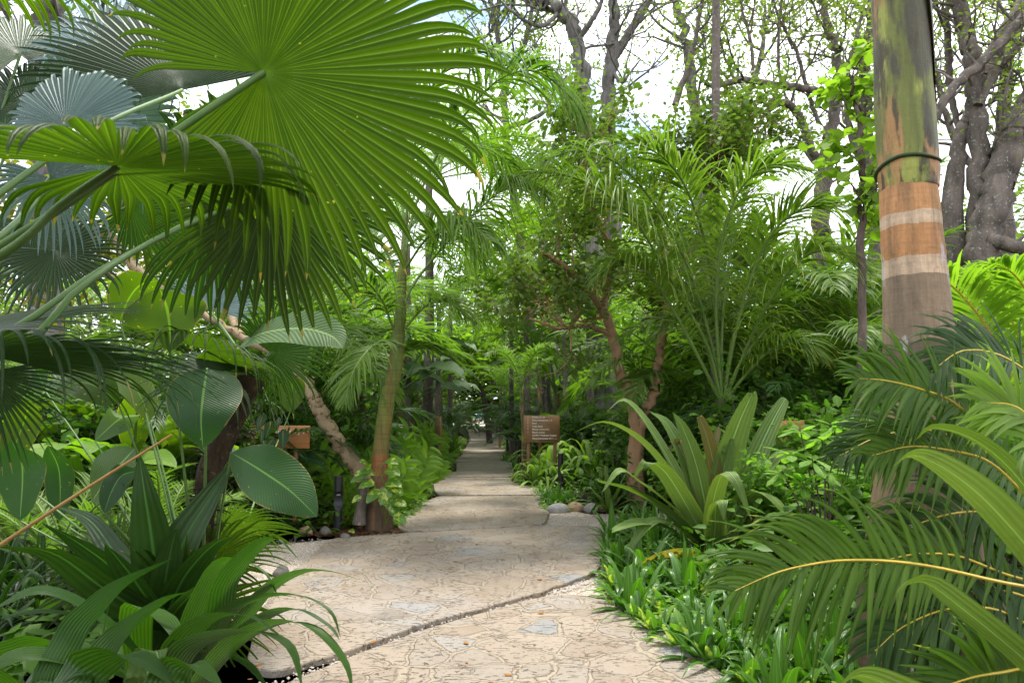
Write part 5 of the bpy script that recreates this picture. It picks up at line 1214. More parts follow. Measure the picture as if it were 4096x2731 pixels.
# bronze leaves of a second plant at the right edge (2 m)
nb = np.array([2.05, 2.0, -0.05])
b2 = thing('crinum', 'smooth olive strap leaves arching in from the right edge before the royal palm', 'plant', tuple(nb))
mb = MB(); tube(mb, [nb, nb + (0, 0, .15), nb + (0, 0, .35)], [0.08, 0.07, 0.05], 12); mb.build('stem', M['rachis_brown'], b2, nb)
n0 = nb + (0, 0, .3)
for k, (pts, w, rl) in enumerate((
    (limb((1060, 590, 2.0), (1000, 515, 1.95), (955, 475, 1.95), (915, 455, 2.0), (893, 466, 2.0)), .062, -.5),
    (limb((1070, 560, 2.1), (1020, 480, 2.15), (975, 440, 2.2), (935, 428, 2.25), (915, 440, 2.3)), .06, -.3),
    (limb((1070, 700, 1.9), (1020, 655, 1.85), (965, 610, 1.85), (925, 582, 1.9), (900, 590, 1.95), (897, 610, 1.95)), .05, -.5),
    (limb((1080, 560, 2.0), (1040, 500, 2.0), (1020, 470, 2.0), (1030, 440, 2.05)), .06, .1),
    (limb((960, 720, 1.75), (900, 690, 1.7), (860, 675, 1.7), (835, 690, 1.7)), .05, -.8),
)):
    strap_part(b2, nb, [n0] + pts, w, 'bronze', 'strap', None, rl, 7, 0.22, seed=120 + k, wave=0.03)
# ---- broad-leaved (calathea-like) clump at the left
ab = ground_at(215, 4.6, -0.05)
ca = thing('broad_leaf_plant', 'clump of huge paddle shaped leaves among the left fan palms', 'plant', tuple(ab))
def paddle(root, base, pts, wid, mat, side=None, roll=0, foot=None, prof='ellip', seed=0, wave=0.08, fold=0.15, name='leaf', pr=0.009):
    leaf = strap_part(root, base, pts, wid, mat, prof, side, roll, 11, fold, name, 26, wave, seed, 0.05)
    if foot is not None:
        mb = MB(); tube(mb, spline([foot, foot * 0.45 + pts[0] * 0.55 + (0, 0, 0.06), pts[0]], 12), [pr * 1.4, pr, pr * 0.6], 7)
        o = mb.build('petiole', M['petiole'], None, base); o.parent = leaf; o.location = (0, 0, 0)
    return leaf
f0 = ab
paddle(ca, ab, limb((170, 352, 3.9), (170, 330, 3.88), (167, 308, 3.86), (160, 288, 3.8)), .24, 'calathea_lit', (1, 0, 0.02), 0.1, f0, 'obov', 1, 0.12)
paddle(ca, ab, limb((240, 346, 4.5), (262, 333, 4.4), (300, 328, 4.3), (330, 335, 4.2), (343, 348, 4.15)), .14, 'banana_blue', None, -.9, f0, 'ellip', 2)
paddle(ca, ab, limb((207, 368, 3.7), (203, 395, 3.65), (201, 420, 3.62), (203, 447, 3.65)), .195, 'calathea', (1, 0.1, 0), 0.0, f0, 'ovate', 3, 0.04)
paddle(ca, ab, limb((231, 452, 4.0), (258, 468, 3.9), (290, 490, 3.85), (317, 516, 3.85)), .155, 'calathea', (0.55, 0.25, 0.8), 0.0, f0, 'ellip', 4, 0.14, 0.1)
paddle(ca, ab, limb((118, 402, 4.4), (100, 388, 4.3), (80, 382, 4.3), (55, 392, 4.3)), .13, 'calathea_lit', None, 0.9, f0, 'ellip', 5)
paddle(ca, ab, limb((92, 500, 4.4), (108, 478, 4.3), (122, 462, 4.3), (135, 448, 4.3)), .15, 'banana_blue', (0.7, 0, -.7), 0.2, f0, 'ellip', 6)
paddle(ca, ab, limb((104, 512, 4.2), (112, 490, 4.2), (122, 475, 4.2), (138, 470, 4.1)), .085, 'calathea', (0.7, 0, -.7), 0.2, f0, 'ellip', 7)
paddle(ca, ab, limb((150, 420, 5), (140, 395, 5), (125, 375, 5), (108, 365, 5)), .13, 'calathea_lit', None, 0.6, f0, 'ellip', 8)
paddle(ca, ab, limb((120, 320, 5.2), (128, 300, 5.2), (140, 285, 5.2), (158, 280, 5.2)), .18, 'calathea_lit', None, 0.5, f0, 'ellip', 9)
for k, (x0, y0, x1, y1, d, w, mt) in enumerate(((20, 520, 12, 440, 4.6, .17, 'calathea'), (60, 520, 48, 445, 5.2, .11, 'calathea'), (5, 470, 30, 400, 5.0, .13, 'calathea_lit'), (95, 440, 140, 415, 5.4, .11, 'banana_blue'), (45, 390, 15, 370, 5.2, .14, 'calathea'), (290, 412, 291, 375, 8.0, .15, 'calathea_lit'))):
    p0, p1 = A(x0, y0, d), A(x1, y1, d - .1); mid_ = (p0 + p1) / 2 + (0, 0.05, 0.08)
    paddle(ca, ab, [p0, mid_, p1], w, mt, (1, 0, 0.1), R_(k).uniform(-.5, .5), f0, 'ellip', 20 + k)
# dark hanging vine in front of the bungalow board
rng = R_(31); vb2 = np.array([-2.35, 6.6, 0.0]); hv = thing('hanging_vine', 'dark toothed vine leaves hanging in front of the bungalow board', 'creeper', tuple(vb2))
mb = MB(); tube(mb, spline(limb((262, 385, 6.6), (270, 405, 6.5), (276, 425, 6.45), (282, 448, 6.4)), 14), [.006, .004], 6); tube(mb, spline(limb((268, 400, 6.5), (282, 410, 6.45), (290, 428, 6.4)), 10), [.005, .003], 6); mb.build('stem', M['petiole_dark'], hv, vb2)
mb = MB()
for (x, y, s_) in ((263, 398, .2), (268, 412, .24), (276, 420, .24), (283, 416, .18), (287, 428, .26), (292, 432, .2), (278, 437, .24), (272, 444, .24), (284, 446, .2), (266, 428, .2), (279, 452, .18)):
    blades(mb, [A(x - 4, y, 6.35)], [(rng.normal(0, .35), -.2, -1)], [(1, rng.normal(0, .5), .2)], s_ * .75, s_ * .19, .1, 7, 5, .15, 'ovate', 0, rng=rng)
mb.build('leaves', M['fan_dark'], hv, vb2)
# long dry tan petiole leaning across the left
mb = MB(); tube(mb, spline(limb((-10, 551, 3.0), (80, 492, 3.1), (172, 434, 3.3)), 16), [0.009, 0.007, 0.005], 8)
o = mb.build('dry_frond_stalk', simple('dry_stalk', (0.22, 0.12, 0.03), 0.6, 0.3, (0.30, 0.17, 0.05), 10.0), None, A(80, 492, 3.1)); tag(o, 'long tan fallen frond stalk leaning across the lower left plants', 'frond stalk')

# ---------------------------------------------------------------- areca palms in the right foreground
ar = np.array([2.75, 3.1, -0.05])
areca = thing('areca_palm', 'areca palm with yellow ribs arching in front of the royal palm base', 'palm tree', tuple(ar))
for k in range(5):
    mb = MB(); q = ar + (0.1 * math.cos(k * 1.3), 0.1 * math.sin(k * 1.3), 0); tube(mb, [q, q + (-.03, 0, .4), q + (-.08, 0, .8)], [0.03, 0.026, 0.02], 10); mb.build('stem', M['rachis_yellow'], areca, ar)
a0 = ar + (-0.05, 0, 0.7)
for k, (pts, Lm, nn, dr, mt, sd) in enumerate((
    (limb((1004, 582, 2.75), (938, 567, 2.7), (890, 560.5, 2.68), (850, 559.5, 2.66), (823, 561.6, 2.64), (790, 568, 2.62), (766, 576, 2.6), (735, 590, 2.58)), 0.42, 33, 0.5, 'areca', (0.1, 0.25, 1)),
    (limb((1010, 575, 3.1), (960, 556, 3.1), (925, 553, 3.1), (896, 557, 3.1), (870, 566, 3.1)), 0.34, 32, 0.4, 'areca', (0.1, 0.35, 1)),
    (limb((990, 440, 3.0), (955, 403, 2.95), (918, 388, 2.9), (885, 380, 2.88), (858, 378, 2.85)), 0.34, 36, 0.5, 'areca', (0.1, 0.25, 1)),
    (limb((1030, 500, 3.0), (990, 462, 2.95), (950, 450, 2.9), (910, 446, 2.88), (872, 455, 2.85)), 0.36, 34, 0.5, 'areca', (0.1, 0.3, 1)),
    (limb((1040, 660, 2.3), (1010, 670, 2.25), (975, 676, 2.2), (930, 690, 2.2)), 0.3, 34, 0.25, 'areca', (0.15, 0.2, 1)),
    (limb((1060, 470, 2.4), (1030, 420, 2.4), (1012, 405, 2.4), (985, 402, 2.4)), 0.3, 36, 0.4, 'feather_bright', (0.1, 0.3, 1)),
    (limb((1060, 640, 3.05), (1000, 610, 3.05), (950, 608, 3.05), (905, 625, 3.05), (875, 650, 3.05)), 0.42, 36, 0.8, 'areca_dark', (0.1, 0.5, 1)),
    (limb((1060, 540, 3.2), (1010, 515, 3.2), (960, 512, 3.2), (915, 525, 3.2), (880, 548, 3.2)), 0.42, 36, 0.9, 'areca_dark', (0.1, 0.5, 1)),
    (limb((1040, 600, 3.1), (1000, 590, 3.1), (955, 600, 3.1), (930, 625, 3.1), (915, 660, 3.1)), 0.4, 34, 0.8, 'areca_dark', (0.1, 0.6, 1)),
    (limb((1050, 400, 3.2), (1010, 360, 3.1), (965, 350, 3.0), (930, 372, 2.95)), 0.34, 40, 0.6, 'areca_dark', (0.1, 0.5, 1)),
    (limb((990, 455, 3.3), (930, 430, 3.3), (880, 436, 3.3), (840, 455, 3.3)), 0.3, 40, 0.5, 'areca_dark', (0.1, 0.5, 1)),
)):
    frond(spline([a0 + (pts[0] - a0) * 0.5] + pts, 26), nn, Lm, 0.0145, 0.2, (1.2, 0.5), 0.15, dr, 0.0065, 8, 3, 600 + k, 0.1, sd).build('frond', [M['rachis_yellow'], M[mt]], areca, ar)
# bright backlit areca behind the royal palm at the right edge (5.5 m)
br = np.array([4.3, 5.6, -0.05])
arb = thing('areca_palm', 'bright yellow green backlit areca palm at the right edge behind the royal palm', 'palm tree', tuple(br))
for k in range(4):
    mb = MB(); q = br + (0.15 * math.cos(k * 1.6), 0.15 * math.sin(k * 1.6), 0); tube(mb, [q, q + (0, 0, .7), q + (-.05, 0, 1.4)], [0.035, 0.03, 0.02], 10); mb.build('stem', M['rachis_green'], arb, br)
a0 = br + (0, 0, 1.3)
for k, (pts, Lm) in enumerate(((limb((1030, 420, 5.5), (1000, 350, 5.4), (975, 310, 5.3), (945, 280, 5.2), (920, 270, 5.1)), .55), (limb((1040, 400, 5.6), (1020, 340, 5.6), (1000, 300, 5.6), (970, 272, 5.6)), .55), (limb((1050, 380, 5.4), (1035, 310, 5.3), (1015, 275, 5.2), (990, 262, 5.1)), .5), (limb((1040, 430, 5.2), (1000, 395, 5.0), (965, 375, 4.9), (930, 380, 4.8)), .5), (limb((1030, 440, 5.6), (990, 420, 5.6), (955, 412, 5.6), (920, 420, 5.6)), .5), (limb((1030, 420, 5.8), (980, 370, 6.2), (940, 345, 6.4), (900, 350, 6.6)), .5))):
    frond(spline([a0] + pts, 24), 44, Lm, 0.02, 0.25, (1.1, 0.5), 0.25, 0.5, 0.012, 5, 3, 640 + k, 0.1).build('frond', [M['rachis_yellow'], M['feather_bright']], arb, br)
# hanging palm frond at the top of the frame
hb = ground_at(690, 6.5, -0.05)
tp_ = thing('tall_palm', 'slim palm beside the forked tree whose frond tips hang into the top of the picture', 'palm tree', tuple(ground_at(716, 10.5, -0.05)))
tb = np.array(tp_.location[:])
mb = MB(); tube(mb, spline([tb, tb + (0, 0, 3), A(716, 0, 10.5), A(714, -140, 10.5)], 20), [0.1, 0.08, 0.06, 0.05], 12); mb.build('trunk', M['bark_lichen'], tp_, tb)
h0 = A(714, -140, 10.5)
for k, (az, el, L, dr, Lm) in enumerate(((3.4, 0.9, 3.0, 2.6, .8), (3.0, 0.5, 2.8, 2.4, .8), (0.4, 0.8, 2.6, 2.2, .7), (1.6, 0.9, 2.6, 2.0, .7), (4.4, 0.7, 2.4, 2.4, .7))):
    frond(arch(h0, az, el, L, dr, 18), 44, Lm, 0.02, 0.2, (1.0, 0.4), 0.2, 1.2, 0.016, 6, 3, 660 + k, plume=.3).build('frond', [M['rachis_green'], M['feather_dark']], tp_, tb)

# ---------------------------------------------------------------- repeated plants: prototypes
def proto(name, cat, desc):
    o = thing(name, '', cat); o['desc'] = desc; return o
def feather_proto(name, desc, seed, nf, L, trunk_h, leafm, Lm, wid, el=(0.5, 1.35), dr=(1.2, 2.0), nl=40, tr=0.09, rows=5, bark_='bark_lichen', rach='rachis_green', vee=0.3, dl=0.6, plume=0.3):
    rng = R_(seed); t = proto(name, 'palm tree', desc)
    top = np.array([rng.uniform(-.1, .1), rng.uniform(-.1, .1), trunk_h])
    if trunk_h > 0.3:
        mb = MB(); tube(mb, spline([(0, 0, -.05), (0.02, 0, trunk_h * .5), top], 12), [tr * 1.3, tr, tr * .8], 12, 0, 0.03, rng); mb.build('trunk', M[bark_], t)
    for k in range(nf):
        az = k * 2.4 + rng.uniform(-.3, .3); e = rng.uniform(*el)
        frond(arch(top, az, e, L * rng.uniform(.8, 1.1), rng.uniform(*dr), 16), nl, Lm, wid, 0.2, (1.15, 0.45), vee, dl, 0.012, rows, 3, seed * 50 + k, plume=plume).build('frond', [M[rach], M[leafm]], t)
    return t
F1 = feather_proto('feather_palm', 'feather palm with arching mid green fronds', 1, 11, 2.2, 1.0, 'feather', 0.5, 0.02)
F2 = feather_proto('feather_palm', 'dark green feather palm with drooping fronds', 2, 12, 2.0, 0.6, 'feather_dark', 0.42, 0.018)
F3 = feather_proto('tall_feather_palm', 'tall bright feather palm', 3, 12, 2.9, 4.6, 'feather_bright', 0.6, 0.022, (0.1, 1.3), (1.3, 2.1), 46, 0.075)
F4 = feather_proto('pygmy_date_palm', 'fine leaved dark date palm', 4, 16, 1.3, 0.8, 'feather_dark', 0.2, 0.008, (0.1, 1.2), (1.2, 2.2), 56, 0.08, 4, 'shag', dl=0.3, plume=.1)
F5 = feather_proto('low_feather_palm', 'low palm with fine yellowish fronds', 5, 10, 1.2, 0.15, 'feather', 0.24, 0.010, (0.6, 1.3), (1.0, 1.8), 44, 0.05, 4, dl=.3)
F6 = feather_proto('slender_palm', 'slender palm with green shaft and few fronds', 6, 7, 2.0, 2.4, 'feather', 0.5, 0.02, (0.7, 1.4), (1.4, 2.1), 38, 0.055, 5, 'royal_shaft')

def banana_proto(name, desc, seed, n, H, mats, L=1.5, w=.24, cat='banana plant'):
    rng = R_(seed); t = proto(name, cat, desc)
    for s in range(2):
        q = np.array([rng.uniform(-.25, .25), rng.uniform(-.25, .25), -.05]); mb = MB()
        tube(mb, spline([q, q + (0, 0, H * .5), q + (rng.uniform(-.1, .1), 0, H)], 10), [0.11, 0.09, 0.06], 12, 0, 0.03, rng); mb.build('stem', M['bark_banana'], t)
        for k in range(n):
            az = k * 2.1 + s + rng.uniform(-.4, .4); e = rng.uniform(.55, 1.45); LL = L * rng.uniform(.7, 1.15)
            C0 = arch(q + (0, 0, H - .1), az, e, .45 * LL, .2, 6); C1 = arch(C0[-1], az, e - .2, LL, rng.uniform(.9, 1.7), 20)
            mb = MB(); leaf_curve(mb, C1, w * rng.uniform(.8, 1.15), 'ellip', None, rng.uniform(-.6, .6), 9, .18, 0, rng.uniform(), .1, .0, rng, 22.0)
            lf = mb.build('leaf', M[mats[rng.randint(len(mats))]], t)
            mb = MB(); tube(mb, C0, [0.03, 0.018], 8); tube(mb, C1[:-2], [0.016, 0.003], 6); pt = mb.build('petiole', M['petiole'], lf)
    return t
M['bark_banana'] = bark('banana_stem', (0.09, 0.10, 0.035), (0.17, 0.14, 0.07), (0.06, 0.035, 0.02), 6.0, 0.58, 4.0, 0.3)
B1 = banana_proto('banana_plant', 'banana plant with broad bright paddle leaves', 1, 6, 2.0, ['banana', 'banana', 'banana_blue'])
B2 = banana_proto('banana_plant', 'tall banana plant with bluish arching leaves', 2, 6, 2.7, ['banana_blue', 'banana'], 1.8, .27)
B3 = banana_proto('heliconia', 'heliconia clump with green paddles', 3, 8, 0.5, ['banana', 'calathea', 'calathea_lit'], 1.0, .17, 'plant')

def ginger_proto(name, desc, seed, ns, H, leafm, Ls=.34, w=.045):
    rng = R_(seed); t = proto(name, 'plant', desc); sm, lm = MB(), MB()
    for s in range(ns):
        q = np.array([rng.normal(0, .2), rng.normal(0, .2), -.05]); az = rng.uniform(0, 6.28); C = arch(q, az, 1.45, H * rng.uniform(.6, 1.1), rng.uniform(.2, .8), 14)
        tube(sm, C, [0.009, 0.007, 0.004], 6)
        n = 11; i = np.linspace(3, 13, n).astype(int); T = unit(np.gradient(C, axis=0))[i]
        sd = unit(np.cross(T, [math.cos(az + 1.2), math.sin(az + 1.2), 0])) * np.where(np.arange(n) % 2, 1, -1)[:, None]
        D_ = unit(T * .55 + sd * .8 + rng.normal(0, .1, (n, 3))); L_ = Ls * np.interp(np.linspace(0, 1, n), [0, .4, 1], [.6, 1, .75]) * rng.uniform(.85, 1.15, n)
        blades(lm, C[i], D_, np.cross(D_, np.cross(T, D_)) * 0 + T, L_, L_ * w / Ls, rng.uniform(.1, .5, n), 8, 5, .22, 'lance', 0, rng=rng)
    sm.build('stems', M['rachis_green'], t); lm.build('leaves', M[leafm], t)
    return t
G1 = ginger_proto('ginger_plant', 'bright leaved ginger clump', 1, 9, 1.1, 'ginger', .38, .05)
G2 = ginger_proto('ginger_plant', 'shorter ginger clump with broad shiny leaves', 2, 9, .75, 'ginger', .3, .05)
G3 = ginger_proto('ginger_plant', 'dark leafy ginger clump', 3, 12, 1.0, 'calathea', .34, .05)

def rosette_proto(name, desc, seed, n, L, w, leafm, el=(.3, 1.45), dr=(.9, 1.9), prof='strap', fold=.3, cat='plant', rows=9):
    rng = R_(seed); o_ = MB()
    az = np.arange(n) * 2.4 + rng.uniform(-.2, .2, n); e = np.linspace(el[1], el[0], n) + rng.normal(0, .08, n)
    D_ = np.stack([np.cos(e) * np.cos(az), np.cos(e) * np.sin(az), np.sin(e)], 1); W_ = np.stack([-np.sin(az), np.cos(az), 0 * az], 1)
    L_ = L * rng.uniform(.7, 1.1, n)
    blades(o_, np.stack([.02 * np.cos(az), .02 * np.sin(az), np.full(n, -.04)], 1), D_, W_, L_, w * rng.uniform(.8, 1.15, n), rng.uniform(*dr, n) * .55, rows, 5, fold, prof, 0, rng=rng)
    o = o_.build(name, M[leafm], None); o['category'] = cat; o['desc'] = desc
    return o
R1 = rosette_proto('spider_lily', 'glossy bright green spider lily tuft', 1, 20, .46, .03, 'rosette')
R2 = rosette_proto('spider_lily', 'smaller glossy spider lily tuft', 2, 15, .32, .024, 'rosette', (.2, 1.4), (.9, 1.9), 'sword')
R3 = rosette_proto('dracaena', 'upright rosette of shiny broad leaves', 3, 14, .40, .042, 'rosette', (.5, 1.5), (.5, 1.2), 'lance')
P1 = rosette_proto('pothos_clump', 'low clump of yellow splashed heart leaves', 8, 17, .24, .052, 'pothos', (.0, 1.3), (.3, 1.0), 'ovate', .1, rows=8)
R4 = rosette_proto('palm_grass', 'pale pleated palm grass clump', 4, 26, 1.35, .065, 'pleated_pale', (.55, 1.5), (1.2, 2.1), 'grass', .15, rows=12)
R5 = rosette_proto('crinum', 'broad leaved green crinum', 5, 18, .95, .05, 'bronze', (.35, 1.45), (.6, 1.5), 'sword', .3, rows=12)
R6 = rosette_proto('strap_plant', 'dark clump of long strap leaves', 6, 26, .95, .022, 'strap_dark', (.5, 1.5), (.9, 2.0), 'strap', .3, rows=10)
R7 = rosette_proto('palm_grass', 'green pleated palm grass clump', 7, 22, 1.05, .05, 'pleated', (.5, 1.5), (1.2, 2.0), 'grass', .15, rows=12)

def shrub_proto(name, desc, seed, H, leafm, lsize, per=7, nst=5, wr=.28, maxl=2, L0=.5, prof='ellip', spread=.06, rows=4):
    rng = R_(seed); t = proto(name, 'shrub', desc); tm, tips = MB(), []
    for s in range(nst):
        branch(tm, (rng.normal(0, .08), rng.normal(0, .08), -.05), (rng.normal(0, .35), rng.normal(0, .35), 1), H * rng.uniform(.5, .8), .016, 0, maxl, rng, tips, .25, .1, (2, 4))
    tm.build('stems', M['bark_twig'], t); lm = MB(); leaves_at(lm, tips, per, lsize, spread, rng, wr, .4, prof, rows, 3); lm.build('foliage', M[leafm], t)
    return t
S1 = shrub_proto('leafy_shrub', 'bright leafy shrub', 1, 1.1, 'shrub', .13, 5)
S2 = shrub_proto('leafy_shrub', 'dense dark leaved shrub', 2, 1.4, 'under', .12, 6, 6)
S3 = shrub_proto('leafy_shrub', 'loose yellow green shrub', 3, 1.5, 'tree_bright', .12, 5)
S4 = shrub_proto('leafy_bush', 'tall rounded olive bush', 4, 2.2, 'tree_olive', .13, 6, 7)
# whorled pale sapling before the notice board (5.6 m)
rng = R_(91); wb = ground_at(806, 5.6, -.05); sap = thing('whorled_sapling', 'sapling with whorls of long pale green leaves before the narrow notice board', 'shrub', tuple(wb))
sm, lm = MB(), MB()
for k, (x, y, dd) in enumerate(((800, 428, 5.5), (822, 437, 5.6), (790, 452, 5.4), (812, 458, 5.3), (835, 425, 5.8), (782, 470, 5.5), (828, 470, 5.4), (845, 448, 5.9), (803, 482, 5.3))):
    tp2 = A(x, y, dd); C = spline([wb, wb * .5 + tp2 * .5 + (0.05, 0, .1), tp2], 12); tube(sm, C, [.012, .008, .005], 7)
    n = 11; az = np.arange(n) * 2.4 + k; e = rng.uniform(-.35, .75, n)
    D_ = np.stack([np.cos(e) * np.cos(az), np.cos(e) * np.sin(az), np.sin(e)], 1); L_ = rng.uniform(.13, .22, n)
    blades(lm, np.repeat(tp2[None], n, 0) - np.array([0, 0, .012]) * np.arange(n)[:, None] * .4, D_, np.stack([-np.sin(az), np.cos(az), 0 * az], 1), L_, L_ * .2, rng.uniform(.2, .6, n), 8, 5, .2, 'obov', 0, rng=rng)
sm.build('stems', M['bark_twig'], sap, wb); lm.build('leaves', M['shrub'], sap, wb)

# ---------------------------------------------------------------- planting
rng = R_(1234)
def row(pr, spots, group, smin=.85, smax=1.15):
    for s in spots:
        px, d = s[0], s[1]; sc = (s[2] if len(s) > 2 else 1.0)
        place(pr, ground_at(px, d), rng.uniform(0, 6.28), sc * rng.uniform(smin, smax), None, group)
# left bank
row(G1, [(372, 10.6), (352, 11.5), (400, 12.2), (408, 14.0), (385, 13.5), (425, 16.5, 1.1), (330, 10.2), (432, 19, 1.1), (345, 9.6, .8)], 'ginger clumps along the left bank')
row(G2, [(404, 10.8), (415, 12.2), (424, 14.2), (436, 17), (392, 10.0), (445, 21), (446, 24)], 'low ginger clumps on the left path edge')
row(G3, [(302, 10.2, .8), (285, 10.8), (330, 12), (362, 14)], 'dark ginger clumps under the leaning tree')
row(B1, [(416, 19.5), (405, 16.5), (352, 13.5), (434, 25), (315, 13, .9), (380, 18)], 'banana plants left of the path')
row(B2, [(418, 23), (440, 28), (340, 17), (395, 22), (300, 16)], 'tall banana plants left of the path')
row(B3, [(262, 9.0), (210, 8.0), (150, 7.6), (95, 7.0), (45, 7.4), (235, 11), (120, 9.5), (60, 10), (180, 10), (15, 9), (335, 15), (375, 16)], 'heliconia clumps in the left bed')
row(F1, [(300, 11, 1.5), (325, 12.6, 1.5), (255, 10.4, 1.4), (280, 12.0), (205, 11), (130, 12), (335, 16), (60, 11), (375, 20)], 'feather palms in the left bed')
row(F3, [(438, 18), (450, 24, 1.1), (428, 20, 1.6), (408, 18, 1.4), (345, 21), (398, 27), (270, 19), (432, 34), (452, 42), (180, 20), (90, 19), (505, 36), (492, 46), (318, 26)], 'tall feather palms beyond the left bed')
row(F4, [(452, 24), (457, 32), (445, 21), (460, 40), (458, 48)], 'date palms on the left path edge')
row(F5, [(72, 5.6), (40, 6.4), (115, 6.6), (165, 6.2)], 'yellowish low palms at left')
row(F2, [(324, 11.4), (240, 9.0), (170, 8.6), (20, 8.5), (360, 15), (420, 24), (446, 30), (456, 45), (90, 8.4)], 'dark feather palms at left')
row(R6, [(118, 5.2), (60, 5.0), (88, 5.8), (148, 5.4), (25, 5.4), (250, 8.2), (290, 8.6), (5, 4.6)], 'long strap clumps in the left bed')
row(S2, [(230, 8.4, .8), (275, 10.4, .8), (30, 7.2), (110, 8.2), (190, 9), (320, 11), (345, 13), (140, 10.5), (250, 13), (60, 13)], 'dark shrubs in the left bed')
row(S3, [(310, 14, 1.2), (240, 15, 1.3), (160, 14, 1.3), (80, 15, 1.4), (10, 13, 1.3), (365, 22, 1.3)], 'loose yellow green shrubs behind the left bed')
row(S4, [(345, 24, 1.3), (280, 22, 1.4), (200, 18, 1.4), (110, 18, 1.4), (30, 17, 1.4), (410, 34, 1.4)], 'tall bushes behind the left bed')
# right bank
row(R4, [(548, 14.5), (574, 14.6, 1.05), (592, 13.9), (556, 13.7, .65), (536, 13.7, .6), (546, 13.75, .7), (535, 16.5, .8)], 'pale palm grass round the directional board')
row(R7, [(612, 10.8, .9), (640, 11.6), (600, 13.5), (580, 15.5)], 'green palm grass right of the path')
row(R5, [(606, 10.4, .8), (628, 12.4, .9), (840, 6.4, .8), (770, 8.4, .9)], 'green crinums in the right bed')
row(P1, [(614, 6.1), (650, 4.85, .9), (676, 4.55), (706, 4.25, .8), (740, 3.95), (632, 5.15, .7), (611, 7.3, .9), (700, 4.8), (664, 5.2, 1.1), (786, 3.75, .9), (725, 4.5, .8)], 'yellow splashed clumps on the right path edge')
row(R1, [(610, 7.0), (638, 5.6, 1.1), (690, 4.9), (720, 4.35, .9), (652, 5.9, 1.2), (760, 4.1)], 'spider lily tufts on the right path edge')
row(R3, [(618, 6.5, .8), (626, 5.4, 1.15), (694, 4.35, .85), (766, 3.7, 1.1), (610, 8.3), (648, 7.6, 1.35), (664, 6.0, .8), (684, 5.6, 1.3), (728, 4.7, 1.1), (664, 7.9, 1.2), (705, 6.3, 1.2), (770, 4.9, 1.3), (640, 6.3, 1.1), (795, 3.9, 1.05), (558, 11.0, .9), (820, 4.4), (852, 4.6), (603, 10.9, .9), (838, 3.6), (640, 8.6)], 'shiny rosettes along the right bed')
row(R1, [(640, 8.0), (622, 9.0, .9), (655, 7.2), (668, 6.6), (690, 6.2), (680, 7.4), (715, 5.6), (735, 5.2), (569, 11.5), (596, 11.4), (548, 11.6, .9), (760, 4.9), (655, 8.4), (700, 7.2), (636, 9.4), (850, 5.2)], 'spider lily tufts on the right path edge')
row(R1, [(672, 5.9, .9), (706, 5.9), (745, 5.7), (775, 5.2), (800, 4.9), (725, 6.0, .9), (820, 5.4), (690, 5.3, .8), (790, 4.3, .8)], 'spider lily tufts under the bronze crinum')
row(R2, [(607, 6.4), (606, 7.2), (614, 5.7), (634, 5.1), (652, 4.8), (680, 4.5), (708, 4.2), (742, 3.9), (604, 8.0), (630, 7.5), (643, 6.7), (652, 6.2), (540, 12.5), (528, 14, 1.1), (515, 17, 1.2), (505, 20, 1.3), (703, 5.4), (726, 5.0), (752, 4.6), (562, 11.9), (551, 11.3), (664, 5.8), (780, 4.3), (614, 10.9)], 'small spider lily tufts on the right path edge')
row(F4, [(582, 16), (610, 14.5), (640, 13.5), (560, 19), (676, 12.5), (598, 19), (535, 24), (700, 13.5)], 'date palms in the right bed')
row(F6, [(524, 14.9, .9), (541, 17.5, 1.1), (567, 19, 1.1), (500, 27, 1.0), (668, 15)], 'slender palms right of the path')
row(F1, [(660, 13.4, 1.3), (690, 12.6, 1.5), (840, 10.5, 1.5), (805, 12.5, 1.7), (775, 11, 1.5), (740, 15, 1.7), (648, 16), (565, 22), (558, 28), (700, 15), (760, 13), (820, 11), (600, 25), (520, 34, 1.1)], 'feather palms in the right bed')
row(F3, [(546, 22, 1.6), (590, 18, 1.4), (512, 22.5), (526, 18.5), (548, 21), (565, 17, .9), (556, 27), (528, 31), (590, 33), (515, 44), (640, 26), (545, 40), (690, 23), (770, 19), (612, 42)], 'tall feather palms right of the path')
row(F2, [(515, 26), (502, 33), (494, 42), (525, 23), (790, 9.5), (735, 12), (560, 17), (850, 9.2), (505, 48), (488, 50)], 'dark feather palms at right')
row(B1, [(566, 20), (538, 28), (517, 36), (556, 24)], 'banana plants right of the path')
row(B3, [(514, 24, .8), (500, 34), (526, 21, .8), (575, 17)], 'heliconia clumps right of the path')
row(S1, [(880, 6.2), (905, 7, 1.1), (930, 5.6, .9), (960, 5.2, .9), (770, 6.6, .8), (838, 6.0, .8), (856, 7.0, .9), (800, 7.2, .9), (745, 8.4), (690, 9.0, .8), (835, 8.2), (560, 16, .8), (880, 7.6), (970, 6.2, .9), (1000, 7.5)], 'bright shrubs in the right bed')
row(S2, [(760, 9.6), (800, 9.0), (690, 10.8, .9), (655, 12.5, .9), (840, 10), (880, 9.5), (720, 11.5), (950, 7.5), (1010, 6.0), (600, 17), (780, 11.5, 1.2)], 'dark shrubs in the right bed')
row(S3, [(790, 12, 1.3), (850, 12, 1.4), (735, 14, 1.4), (890, 11, 1.4), (675, 18, 1.4), (600, 21, 1.3), (950, 9, 1.4), (1000, 10, 1.4)], 'loose yellow green shrubs in the right bed')
row(S4, [(760, 16, 1.4), (820, 15, 1.4), (880, 14, 1.4), (700, 20, 1.5), (950, 12.5, 1.4), (1010, 13, 1.5), (640, 24, 1.5), (580, 30, 1.5)], 'tall bushes behind the right bed')

